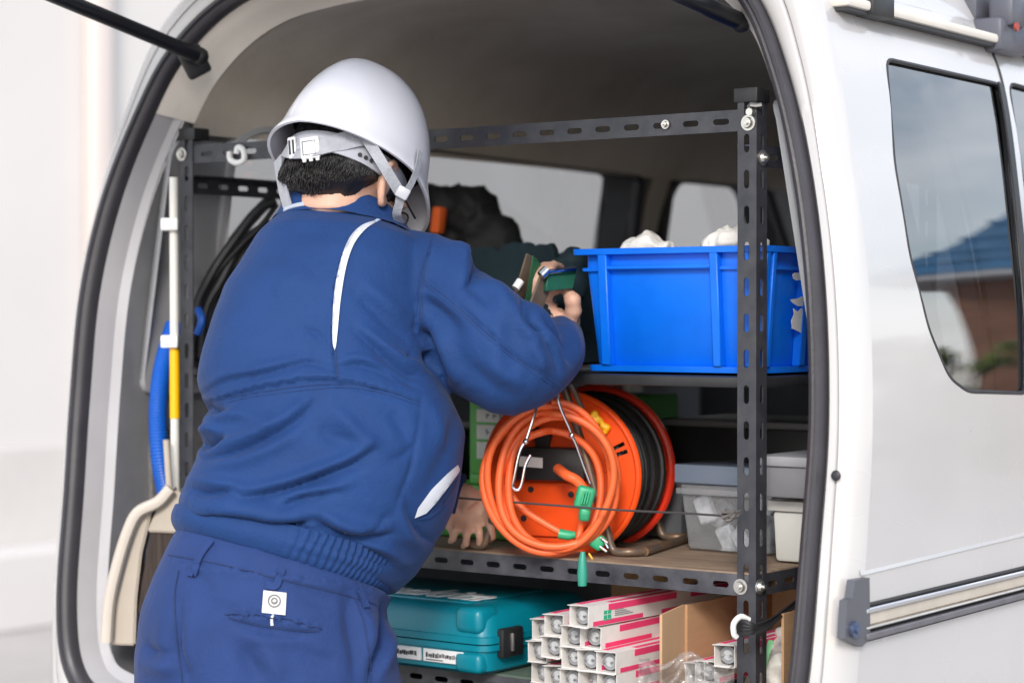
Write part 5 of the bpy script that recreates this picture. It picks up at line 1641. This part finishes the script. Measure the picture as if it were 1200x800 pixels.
arm_bm(bm, [(585, 405, 3.125, .080), (609, 419, 3.125, .084), (628, 421, 3.155, .064), (644, 415, 3.205, .052), (652, 407, 3.26, .045), (656, 399, 3.31, .039)])
arm_bm(bm, [(470, 345, 3.20, .09), (520, 362, 3.17, .080), (570, 398, 3.13, .080), (600, 415, 3.125, .08)]); arm_bm(bm, ARM_L)
bm = remesh(bm, .0040, 6)
GAIN = 2.2
JF = [([(244.0, 470.0), (260.0, 465.2), (300.0, 453.6), (348.0, 444.8), (376.0, 442.8), (400.0, 445.6), (440.0, 453.6), (494.0, 466.8)], 4, 0.0035, -1), ([(252.0, 475.2), (300.0, 460.0), (348.0, 451.2), (376.0, 448.8), (400.0, 451.2), (440.0, 459.2), (494.0, 472.8)], 3, -0.0018, 2), ([(236.0, 462.0), (260.0, 448.0), (276.0, 443.2), (300.0, 440.0), (324.0, 434.0), (360.0, 424.8), (390.0, 432.8)], 4, -0.0045, 2), ([(240.0, 456.0), (264.0, 442.0), (296.0, 435.2), (328.0, 427.2), (360.0, 419.2)], 7, 0.004), ([(395.2, 431.2), (416.0, 427.2), (440.0, 432.8), (464.0, 446.0)], 4, -0.003, 2), ([(396.8, 424.8), (418.0, 420.0), (444.0, 427.2), (472.0, 444.0)], 6, 0.0035), ([(416.0, 388.0), (440.0, 408.0), (460.0, 426.0), (480.0, 438.0), (494.0, 442.0)], 5, -0.005, 2), ([(424.0, 384.0), (452.0, 408.0), (472.0, 422.0), (492.0, 430.0)], 7, 0.005), ([(440.0, 424.0), (464.0, 440.0), (488.0, 454.0)], 4, -0.003, 2), ([(471.2, 420.0), (480.0, 416.8), (484.8, 415.2)], 2.5, -0.003, 2), ([(230.0, 470.0), (239.2, 478.0), (250.0, 480.8), (264.0, 480.0)], 5, -0.01, 2), ([(238.0, 490.0), (252.0, 488.0), (272.0, 484.8), (292.0, 486.0)], 7, 0.005), ([(234.0, 518.0), (242.0, 520.8), (251.2, 518.0), (260.0, 512.8)], 4, -0.013, 2), ([(235.2, 507.2), (246.0, 502.0), (256.0, 504.8)], 6, 0.006), ([(232.0, 538.0), (256.0, 535.2), (284.0, 527.2), (320.0, 510.0), (350.0, 490.0), (368.0, 471.2)], 5, -0.0055, 2), ([(238.0, 530.0), (272.0, 520.0), (304.0, 507.2), (336.0, 490.0), (360.0, 468.8)], 9, 0.0065), ([(244.0, 546.0), (280.0, 540.0), (316.0, 526.0), (348.0, 508.0)], 8, 0.004), ([(288.0, 500.0), (304.0, 492.0), (320.0, 496.0)], 9, 0.003), ([(224.0, 572.0), (240.0, 578.4), (260.0, 577.6), (274.0, 574.0)], 4, -0.006, 2), ([(222.0, 562.0), (244.0, 564.8), (268.0, 568.0), (292.0, 571.2)], 7, 0.005), ([(286.0, 584.0), (320.0, 576.8), (356.0, 564.8), (388.0, 552.0), (416.0, 540.8), (440.0, 526.0)], 4, -0.008, 2), ([(288.0, 576.0), (324.0, 568.0), (360.0, 556.8), (400.0, 542.0), (436.0, 520.0)], 8, 0.0075), ([(332.0, 594.0), (350.0, 584.8), (372.0, 580.8), (398.0, 576.0)], 3.5, -0.005, 2), ([(328.0, 586.0), (356.0, 576.8), (388.0, 571.2), (412.0, 564.0)], 6, 0.004), ([(360.0, 568.0), (380.0, 560.0), (408.0, 550.0), (432.0, 544.0)], 4, -0.003, 2), ([(388.0, 476.0), (408.0, 496.0), (424.0, 512.0), (440.0, 520.0)], 10, 0.004), ([(372.0, 500.0), (392.0, 512.0), (416.0, 516.0)], 10, -0.003), ([(208.8, 595.2), (236.0, 598.0), (264.0, 600.0), (304.0, 610.0), (332.0, 616.0), (360.0, 616.8)], 5, 0.008, -1), ([(260.0, 600.8), (288.0, 606.4), (316.0, 612.8), (344.0, 614.4), (362.0, 611.2)], 4, -0.011, 2), ([(224.0, 588.0), (260.0, 590.0), (296.0, 596.0), (332.0, 604.0), (368.0, 602.0)], 9, 0.006), ([(368.0, 608.0), (388.0, 622.0), (412.0, 632.0), (440.0, 631.2), (460.0, 626.0)], 5, -0.007, 2), ([(376.0, 600.0), (400.0, 614.0), (428.0, 620.0), (456.0, 616.0)], 8, 0.006), ([(400.0, 636.0), (424.0, 646.0), (448.0, 656.0), (464.0, 668.0)], 5, -0.005, 2), ([(424.0, 636.0), (452.0, 644.0), (476.0, 660.0)], 6, 0.005), ([(456.0, 604.0), (440.0, 620.0), (424.0, 626.0)], 5, -0.003, 2), ([(476.0, 586.0), (484.8, 612.0), (496.0, 628.0), (508.0, 636.0)], 5, -0.004, 2), ([(468.0, 596.0), (478.0, 624.0), (492.0, 644.0)], 7, 0.004), ([(494.0, 468.8), (488.8, 520.0), (482.4, 548.0), (472.8, 572.0), (460.8, 604.0)], 3, -0.0022, 2), ([(504.0, 472.0), (516.0, 500.0), (520.0, 532.0)], 9, 0.003), ([(540.0, 476.0), (528.0, 512.0), (516.0, 548.0), (496.0, 580.0)], 9, -0.003), ([(456.0, 540.0), (476.0, 532.0), (486.0, 520.0)], 6, -0.0025, 2), ([(456.0, 480.0), (472.0, 500.0), (480.0, 520.0)], 9, -0.003), ([(441, 259), (415, 275), (400, 305), (392, 345), (389, 400), (393, 440)], 3.5, 0.004, 1), ([(317.8, 341.6), (338.1, 334.8), (365.1, 314.6)], 16, 0.003), ([(355.0, 385.4), (368.4, 388.8), (380.3, 400.6)], 5, -0.0025, 2), ([(419.1, 345.0), (439.3, 361.8), (462.9, 385.4), (486.5, 402.3)], 8, -0.0035), ([(422.4, 328.1), (449.4, 351.7), (476.4, 371.9)], 10, 0.003), ([(257.1, 311.2), (294.2, 297.7), (331.3, 297.7)], 18, -0.002), ([(361.7, 351.7), (378.6, 338.2), (392.1, 331.5)], 12, 0.002), ([(509.1, 275.0), (499.7, 306.2), (493.4, 328.1), (490.3, 359.4), (488.8, 384.4), (495.0, 400.0)], 4, 0.004, -1), ([(490.6, 382.8), (502.8, 399.4), (515.3, 421.9), (523.1, 437.5)], 5, -0.012, 2), ([(499.7, 412.5), (503.8, 421.9), (508.1, 431.9)], 3, -0.01, 2), ([(504.4, 384.4), (520.0, 406.2), (530.9, 428.1), (545.0, 450.0)], 9, 0.007), ([(495.0, 353.1), (507.5, 357.8), (523.1, 371.9), (537.2, 390.6)], 8, -0.004), ([(499.7, 343.8), (516.9, 350.0), (538.8, 368.8)], 8, 0.004), ([(495.0, 326.6), (532.5, 354.7), (573.1, 390.6), (610.6, 423.4), (657.5, 450.0)], 2.5, -0.0025, 2), ([(559.1, 296.9), (562.2, 309.4), (554.4, 328.1), (541.9, 335.9)], 6, -0.006, 2), ([(529.4, 284.4), (545.0, 289.1), (551.9, 300.0)], 8, 0.004), ([(566.9, 328.1), (585.6, 340.6), (595.0, 356.2), (596.6, 375.0)], 8, 0.004), ([(548.1, 334.4), (563.8, 343.8), (576.2, 359.4)], 8, -0.003), ([(612.2, 353.1), (616.9, 370.3), (626.2, 379.7), (640.3, 387.5)], 4.5, -0.011, 2), ([(604.4, 353.1), (607.5, 375.0), (620.0, 390.6), (638.8, 400.0)], 8, 0.006), ([(640.3, 370.3), (655.9, 384.4), (667.5, 404.7), (670.0, 425.0)], 4, -0.011, 2), ([(652.8, 367.2), (670.0, 387.5), (676.2, 412.5), (674.7, 428.1)], 5, 0.005), ([(627.8, 382.8), (645.0, 403.1), (654.4, 425.0), (654.4, 440.6)], 5, -0.005, 2), ([(620.0, 400.0), (632.5, 418.8), (635.6, 437.5)], 8, 0.004), ([(573.1, 425.0), (595.0, 440.6), (616.9, 450.0)], 9, 0.003), ([(548.1, 425.0), (573.1, 450.0), (601.2, 465.6)], 9, -0.003)]
bm = carve(bm, JF, 1.0, .0025)
bmesh.ops.smooth_vert(bm, verts=bm.verts, factor=0.25, use_axis_x=True, use_axis_y=True, use_axis_z=True)
jacket = obj('jacket', bm, JACK, man, angle=0)
jb = BVHTree.FromPolygons([wm(man) @ v.co for v in jacket.data.vertices], [tuple(p.vertices) for p in jacket.data.polygons])
def cast(bvh, px, py):
    d = (U(px, py, D=1) - CAM).normalized()
    h = bvh.ray_cast(CAM, d)
    if h[0] is None:
        p = bvh.find_nearest(U(px, py, D=3.2)); return p[0], p[1]
    n_ = h[1] if h[1].dot(d) < 0 else -h[1]
    return h[0], n_
def line_on(bvh, pl, wd, th, name, mt, par, off=0.0, k=5):
    q = cr_([(a, b, 0) for a, b in pl], k)
    pn_ = [cast(bvh, p.x, p.y) for p in q]
    bm = nb(); ribbon(bm, [p + n_ * off for p, n_ in pn_], [n_ for p, n_ in pn_], wd, th)
    return obj(name, bm, mt, par)
def patch_on(bvh, poly, step, off, name, mt, par, th=.0012):
    bm = nb()
    def f(u, v):
        p, n_ = cast(bvh, u, v); return p - CF * off
    sheet(bm, dens(poly, step), [], step, f, depth=CF * th)
    return obj(name, bm, mt, par)
REFL = M('white_reflective_tape', (.60, .62, .68), .35, var=.03)
PIP = M('pale_blue_piping', (.45, .55, .75), .5)
q = cr_([(440, 258, 0), (424, 264, 0), (410, 278, 0), (400, 303, 0), (393, 335, 0), (390, 370, 0), (390, 400, 0), (392.5, 410, 0)], 4)
q2_ = cr_([(394, 405, 0), (396, 385, 0), (399.5, 350, 0), (406, 312, 0), (415, 286, 0), (428, 269, 0), (441, 260, 0)], 4)
patch_on(jb, [(p.x, p.y) for p in q] + [(p.x, p.y) for p in q2_], 4, .004, 'reflective_stripe', REFL, jacket, .003)
0 and line_on(jb, [(418, 270), (404, 300), (396, 335), (393, 370), (393, 405)], .0022, .0022, 'stripe_edge', M('stripe_edge_blue', (.25, .33, .55), .6), jacket, .003)
line_on(jb, [(440, 259), (448, 256.5), (456, 256)], .004, .002, 'piping', PIP, jacket)
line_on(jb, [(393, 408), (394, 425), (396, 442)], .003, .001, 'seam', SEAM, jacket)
patch_on(jb, [(486, 607), (490, 595), (506, 573), (524, 555), (543, 539), (541, 549), (528, 567), (512, 588), (500, 601)], 4, .003, 'pocket_flash', REFL, jacket, .0025)
patch_on(jb, [(489, 609), (502, 603), (514, 590), (530, 569), (543, 548), (544, 560), (530, 582), (516, 598), (504, 607)], 4, .0035, 'pocket_edge', JACK, jacket, .003)
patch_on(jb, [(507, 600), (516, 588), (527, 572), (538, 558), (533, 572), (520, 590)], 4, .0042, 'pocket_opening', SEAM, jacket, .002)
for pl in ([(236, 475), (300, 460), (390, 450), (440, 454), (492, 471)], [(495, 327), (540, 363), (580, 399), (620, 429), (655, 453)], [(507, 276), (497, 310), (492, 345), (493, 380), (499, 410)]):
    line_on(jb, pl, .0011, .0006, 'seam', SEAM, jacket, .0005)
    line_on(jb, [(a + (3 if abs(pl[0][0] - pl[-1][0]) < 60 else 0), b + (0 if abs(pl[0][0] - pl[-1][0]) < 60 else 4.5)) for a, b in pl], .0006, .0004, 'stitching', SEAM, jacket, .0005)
# stand collar
bm = nb()
def col_ring(L, R, D, b, tilt, sc=1.0): return ring_px(L, R, D, b, tilt, 56, 2.1, sc)
loft(bm, [col_ring((318, 264), (496, 288), 3.238, .100, 19), col_ring((324, 256), (489, 282), 3.238, .094, 19), col_ring((330, 246), (482, 275), 3.238, .086, 22), col_ring((335, 234), (476, 267), 3.238, .080, 24), col_ring((338, 229), (473, 263), 3.238, .077, 25), col_ring((342, 229), (469, 264), 3.238, .071, 25), col_ring((344, 250), (467, 282), 3.238, .067, 20)], True, False)
bm.normal_update()
for v in bm.verts: v.co += v.normal * .0018 * noise.noise(v.co * 30)
collar = obj('collar', bm, JACK, jacket, angle=0)
cbv = BVHTree.FromPolygons([wm(man) @ v.co for v in collar.data.vertices], [tuple(p.vertices) for p in collar.data.polygons])
line_on(cbv, [(333, 246), (343, 242), (357, 239)], .0075, .0015, 'collar_tag', M('grey_collar_tag', (.42, .46, .55), .5), collar)
line_on(cbv, [(330, 254), (360, 247), (395, 246), (430, 254), (468, 276)], .0012, .0006, 'stitching', SEAM, collar, .0002)
# sleeve cuffs
for arm, nm in ((ARM_R, 0), (ARM_L, 1)):
    a, b = U(*arm[-2][:2], D=arm[-2][2]), U(*arm[-1][:2], D=arm[-1][2])
    d = (b - a).normalized()
    r = arm[-1][3]
    bm = nb(); tube(bm, [b - d * .03, b - d * .028, b + d * .012, b + d * .014, b + d * .014, b - d * .02], [r * .95, r * 1.03, r * .99, r * .95, r * .86, r * .84], 28, caps=False)
    obj('cuff', bm, JACK, jacket, angle=0)
# elastic waistband
NW = 480
bm = nb()
rt = ring_px((207, 596), (474, 662), 3.132, .152, 14, NW); rb_ = ring_px((210, 628), (448, 699), 3.125, .146, 13, NW)
def wave(k, s):
    t = 2 * math.pi * k / NW
    # near side is t in (pi, 2pi); the elastic part is on the right
    el = 1 / (1 + math.exp(-(math.cos(t) - .12) * 22))
    ph = t * 88 + 1.0 * math.sin(t * 7) + .8 * math.sin(s * 5 + t * 11)
    return el * .0030 * (abs(math.sin(ph / 2)) * 2 - 1) * (1 - .25 * s) * (1 - .55 * math.exp(-((s - .34) / .05) ** 2) - .55 * math.exp(-((s - .67) / .05) ** 2))
rings = []
for j in range(15):
    s = j / 14
    r = []
    for k in range(NW):
        p = rt[k].lerp(rb_[k], s)
        c = sum((rt[0], rt[NW // 2]), V()) / 2
        n_ = V((p.x - c.x, p.y - c.y, 0)).normalized()
        bulge = .007 * math.sin(math.pi * min(1, s * 1.05)) - (.003 if s > .93 else 0)
        seamrow = -.0022 / (1 + math.exp(-(math.cos(2 * math.pi * k / NW) - .12) * 22)) * (math.exp(-((s - .36) / .05) ** 2) + math.exp(-((s - .68) / .05) ** 2))
        r.append(p + n_ * (bulge + wave(k, s) + seamrow))
    rings.append(r)
rings.append([p.lerp(sum(rings[-1], V()) / NW, .06) for p in rings[-1]])
loft(bm, rings, True, False)
obj('waistband', bm, JACK, jacket, angle=0)

# ---- trousers
TR = [((211, 618), (462, 700), 3.125, .143, 13), ((204, 632), (453, 706), 3.12, .148, 13), ((194, 650), (455, 722), 3.118, .152, 12), ((181, 678), (461, 748), 3.115, .157, 10), ((168, 712), (467, 778), 3.11, .162, 8),
      ((160, 760), (474, 815), 3.11, .166, 6), ((160, 815), (480, 850), 3.11, .166, 4), ((166, 868), (482, 890), 3.11, .155, 2), ((186, 910), (470, 920), 3.115, .12, 0)]
bm = nb(); loft(bm, [ring_px(*r, n=44, e=2.3) for r in TR])
for lg in LEGS: arm_bm(bm, lg, 1.0)
bm = remesh(bm, .0058, 4)
TF = [([(199.5, 655.0), (232.5, 661.9), (273.8, 667.4), (326.0, 672.9), (370.0, 679.8), (408.5, 682.5), (438.8, 690.8)], 2.5, 0.0025, 1), ([(264.1, 720.2), (293.0, 719.1), (320.5, 722.4), (348.0, 727.9), (376.9, 737.5)], 2.5, 0.005, 1), ([(271.0, 725.1), (304.0, 738.3), (342.5, 743.0), (375.5, 739.7)], 4, -0.003, 2), ([(282.0, 745.8), (315.0, 748.5), (353.5, 750.7)], 8, 0.003), ([(211.9, 704.5), (209.1, 754.0), (216.0, 778.8), (222.9, 799.9)], 4, -0.005, 2), ([(227.0, 715.5), (224.3, 754.0), (229.8, 787.0)], 10, 0.004), ([(194.0, 715.5), (191.3, 754.0), (194.0, 787.0)], 10, 0.003), ([(448.4, 707.3), (452.5, 729.3), (444.3, 765.0), (434.7, 799.9)], 4.5, -0.01, 2), ([(459.4, 732.0), (455.3, 759.5), (445.7, 789.8)], 6, 0.006), ([(408.5, 693.5), (411.3, 732.0), (418.2, 765.0), (416.8, 798.0)], 8, -0.005), ([(427.8, 715.5), (433.3, 743.0), (427.8, 776.0)], 8, 0.005), ([(166.5, 754.0), (183.0, 765.0), (205.0, 767.8)], 8, -0.005, 2), ([(166.5, 776.0), (191.3, 781.5), (210.5, 776.0)], 9, 0.004), ([(282.0, 754.0), (293.0, 776.0), (306.8, 798.0)], 10, -0.004), ([(304.0, 754.0), (320.5, 776.0), (328.8, 798.0)], 12, 0.004), ([(342.5, 754.0), (370.0, 770.5), (397.5, 776.0)], 10, -0.003), ([(240.8, 682.5), (260.0, 696.3), (287.5, 704.5)], 10, 0.002), ([(342.5, 682.5), (364.5, 699.0), (397.5, 704.5)], 10, -0.0025), ([(216.0, 663.3), (240.8, 682.5), (251.8, 693.5)], 8, -0.0025, 2)]
bm = carve(bm, TF, 7.0, .003)
trou = obj('trousers', bm, TROU, man, angle=0)
tbv = BVHTree.FromPolygons([wm(man) @ v.co for v in trou.data.vertices], [tuple(p.vertices) for p in trou.data.polygons])
TSEAM = M('trouser_seam_shadow', (.010, .024, .09), .85)
for pl in ([(198, 650), (255, 660), (325, 677), (395, 694), (440, 708)], [(210, 668), (205, 700), (207, 750), (214, 800)], [(264, 720), (300, 721), (340, 727), (377, 737)], [(268, 723), (300, 731), (340, 737), (374, 739)], [(416, 700), (428, 735), (436, 800)]):
    line_on(tbv, pl, .0016, .0006, 'seam', TSEAM, trou, .0013)
for pl in ([(249, 634), (240, 645), (233, 658), (229, 672), (222, 672)], [(331, 666), (327, 676), (323, 686), (312, 685)], [(420, 690), (424, 700), (428, 712)], [(197, 634), (190, 645), (186, 650)]):
    line_on(tbv, pl, .010, .0035, 'belt_loop', TROU, trou, .0015)
lbl = patch_on(tbv, [(309, 691), (336, 694), (334.5, 720), (307, 717)], 4, .0025, 'label', M('white_label', (.62, .61, .60), .6, var=.02), trou, .002)
for rr_ in (7.0, 3.2):
    line_on(tbv, [(321.5 + rr_ * math.cos(a), 704 + rr_ * math.sin(a)) for a in np.linspace(0, 2 * math.pi, 13)], .0019, .0012, 'label_mark', M('label_grey', (.16, .155, .16), .8) if rr_ > 5 else LGM, lbl, .0027, 2)
    LGM = bpy.data.materials['label_grey']
line_on(tbv, [(319, 705.5), (321.5, 706.5), (324, 705)], .0018, .0012, 'label_mark', LGM, lbl, .0027, 2)
line_on(tbv, [(319, 719), (318.5, 726), (319, 732)], .004, .0012, 'label_thread', REFL, trou, .001)
# work shoes, below the picture
for lg in LEGS:
    a = U(lg[-1][0], lg[-1][1], D=lg[-1][2])
    bm = nb()
    fd = (CR * .6 + FH * .8)
    for t, r, h in ((-.07, .042, .045), (-.02, .045, .07), (.05, .046, .05), (.12, .048, .04), (.165, .040, .034)):
        ball(bm, V((a.x, a.y, h)) + fd * t, (r, r, h), sub=2)
    obj('shoe', remesh(bm, .008, 3), BLACKP, man, angle=0)

# ---- helmet
hel = None
def dome(phi, th, k=1.0, thick=0.0):
    """th round the head from the front, phi 0 at the rim to 90 degrees at the crown"""
    c = math.cos(phi) ** .80; s_ = math.sin(phi)
    ct, st = math.cos(th), math.sin(th)
    f = .138 * k * c * ct; r = .106 * k * c * st; u = .170 * k * s_
    u += .004 * math.exp(-(r / .022) ** 2) * min(1, s_ * 2.2) * (1 if thick == 0 else .6)        # crown ridge
    lip = math.exp(-((phi) / .10) ** 2)
    out = .010 * lip
    f += ct * out + (.030 * max(0, ct) ** 2 * math.exp(-(phi / .16) ** 2)); r += st * out
    u -= .008 * lip * max(0, ct) + .006 * lip * abs(st) + .017 * max(0, -ct) * math.exp(-(phi / .5) ** 2)
    return H(r * (1 - thick / .115), f * (1 - thick / .146), u * (1 - thick / .168) - (0 if thick == 0 else 0))
NT = 96
bm = nb()
ph = [0, .02, .05, .09, .14, .2, .3, .4, .5, .62, .75, .88, 1.0, 1.12, 1.24, 1.36, 1.46, 1.53]
outr = [[dome(p, 2 * math.pi * k / NT) for k in range(NT)] for p in ph]
inr = [[dome(p, 2 * math.pi * k / NT, 1, .0045) for k in range(NT)] for p in ph]
loft(bm, inr[::-1] + outr, True, True)
hel = obj('helmet', bm, HELM, man, angle=60)
# dark shock liner inside the shell
bm = nb(); loft(bm, [[dome(p, 2 * math.pi * k / 48, .93) for k in range(48)] for p in (.30, .45, .6, .9, 1.2, 1.5)], True, False)
obj('liner', bm, M('black_foam_liner', (.02, .018, .022), .9), hel)
WEB = M('grey_webbing', (.33, .34, .38), .7, var=.12, vs=60, bump=.3, bs=300)
BAND = M('grey_headband', (.40, .41, .46), .5, var=.05)
def on_hair(px, py, o):
    p, n_ = cast(hb_bvh, px, py); return p + n_ * o, n_
def strap(pl, wd, th, name, mt, par, o=.006, k=5, tail=None):
    q = cr_([(a, b, 0) for a, b in pl], k)
    pts, ns = [], []
    for p in q:
        a, n_ = on_hair(p.x, p.y, o); pts.append(a); ns.append(n_)
    for _ in range(3):
        pts = [pts[0]] + [(pts[i - 1] + pts[i] * 2 + pts[i + 1]) / 4 for i in range(1, len(pts) - 1)] + [pts[-1]]
        ns = [ns[0]] + [((ns[i - 1] + ns[i] + ns[i + 1]) / 3).normalized() for i in range(1, len(ns) - 1)] + [ns[-1]]
    bm = nb(); ribbon(bm, pts, ns, wd, th); return obj(name, bm, mt, par)
# headband: fitted ring round the head, then the nape strap and buckle
def hb_ring(u, g): return [H((.083 + g) * math.sin(t), -.008 + (.102 + g) * math.cos(t), u - .022 * (1 - math.cos(t)) / 2) for t in np.linspace(0, 2 * math.pi, 72, endpoint=False)]
bm = nb(); loft(bm, [hb_ring(-.020, .0), hb_ring(-.020, .003), hb_ring(.012, .004), hb_ring(.012, .0)], True, False, True); hband = obj('headband', bm, BAND, hel)
for k in range(3):
    t = 2.02 + k * .10
    p = H(.087 * math.sin(t), -.008 + .106 * math.cos(t), -.010 - .022 * (1 - math.cos(t)) / 2); d = (hr * math.sin(t) + hf * math.cos(t)).normalized()
    bm = nb(); cyl(bm, p, p + d * .0022, .0032, 10); obj('adjuster_hole', bm, INK, hband)
strap([(342, 178), (356, 180), (378, 176), (402, 168), (424, 162)], .027, .003, 'nape_strap', WEB, hel, .009)
for px, nm, wd in ((368, 'buckle', .030), (350, 'slider', .014)):
    p, n_ = on_hair(px, 177.5, .012)
    n_ = (n_ * .5 - CF * .5).normalized()
    sx_ = (CR + Z_ * .10); sx_ = (sx_ - n_ * sx_.dot(n_)).normalized(); sy_ = n_.cross(sx_)
    Mx = Matrix(((sx_.x, sy_.x, n_.x, p.x), (sx_.y, sy_.y, n_.y, p.y), (sx_.z, sy_.z, n_.z, p.z), (0, 0, 0, 1)))
    bm = nb(); rbox(bm, -wd / 2, wd / 2, -.017, .017, -.002, .004, .003, 2, Mx)
    bk = obj(nm, bm, M('silver_buckle', (.60, .60, .62), .4, metal=.2) if nm == 'buckle' else BUK, hel)
    BUK = bpy.data.materials['silver_buckle']
    if nm == 'buckle':
        bm = nb()
        for (x0, x1, y0, y1) in ((-.011, .009, -.011, -.0102), (-.011, .009, .0092, .010), (-.011, -.0102, -.0102, .0092), (.0082, .009, -.0102, .0092)): rbox(bm, x0, x1, y0, y1, .004, .0046, 0, 1, Mx)
        obj('buckle_groove', bm, INK, bk, smooth=False)
        for xx in (-.010, 0, .010):
            bm = nb(); rbox(bm, xx - .003, xx + .003, -.021, -.015, -.001, .003, .001, 1, Mx); obj('buckle_tooth', bm, BUK, bk)
    else:
        bm = nb(); rbox(bm, -.0045, -.0015, -.011, .011, .004, .0046, 0, 1, Mx); rbox(bm, .0015, .0045, -.011, .011, .004, .0046, 0, 1, Mx); obj('slider_slot', bm, INK, bk, smooth=False)
# chin straps, right side: rear and front webbing meeting under the ear
J = H(.070, .030, -.108)
def free_strap(pts, wd, name, nrm=None, mt=None):
    q = cr_(pts, 8); bm = nb(); ribbon(bm, q, nrm or -CF, wd, .0018); return obj(name, bm, mt or WEB, hel)
free_strap([U(417, 143, D=3.165), U(430, 163, D=3.135), U(447, 190, D=3.125), U(462, 215, D=3.135), U(470, 228, D=3.145)], .016, 'chin_strap')
free_strap([U(492, 178, D=3.20), U(489, 195, D=3.185), U(483, 212, D=3.165), U(475, 226, D=3.15)], .011, 'chin_strap', (-CF * .6 + CR * .8))
free_strap([U(470, 224, D=3.143), U(468, 238, D=3.15), U(465, 252, D=3.165), U(470, 262, D=3.19)], .013, 'chin_strap')
bm = nb(); p = U(472, 226, D=3.138); rbox(bm, -.010, .010, -.004, .004, -.009, .009, .003, 2, Matrix.Translation(p) @ Matrix.Rotation(YAW, 4, 'Z') @ Matrix.Rotation(.5, 4, 'Y')); obj('strap_joint', bm, M('pale_strap_joint', (.42, .43, .47), .4), hel)
free_strap([U(326, 186, D=3.22), U(329, 205, D=3.20), U(333, 225, D=3.19), U(338, 243, D=3.18)], .020, 'chin_strap', (-CF * .7 - CR * .7))
# glasses
GF = M('dark_glasses_frame', (.02, .02, .022), .3)
gls = None
bm = nb()
for s in (-1, 1):
    tube(bm, [H(s * .084, -.010, -.020), H(s * .082, .03, -.022), H(s * .072, .098, -.024)], .0018, 6)
    tube(bm, [H(s * (.036 + .026 * math.cos(a)), .101 - .006 * abs(math.cos(a)), -.030 + .019 * math.sin(a)) for a in np.linspace(0, 2 * math.pi, 20, endpoint=False)], .0018, 6, closed=True)
tube(bm, [H(-.011, .104, -.026), H(.011, .104, -.026)], .0018, 6)
gls = obj('glasses', bm, GF, man)
for s in (-1, 1):
    bm = nb(); loft(bm, [[H(s * (.036 + .0255 * k_ * math.cos(a)), .1005 - .006 * abs(math.cos(a)) * k_, -.030 + .0185 * k_ * math.sin(a)) for a in np.linspace(0, 2 * math.pi, 20, endpoint=False)] for k_ in (1, .3)]); obj('lens', bm, glass_mat('spectacle_lens', (.9, .9, .9), 1.5) if s == -1 else LNM, gls)
    LNM = bpy.data.materials['spectacle_lens']
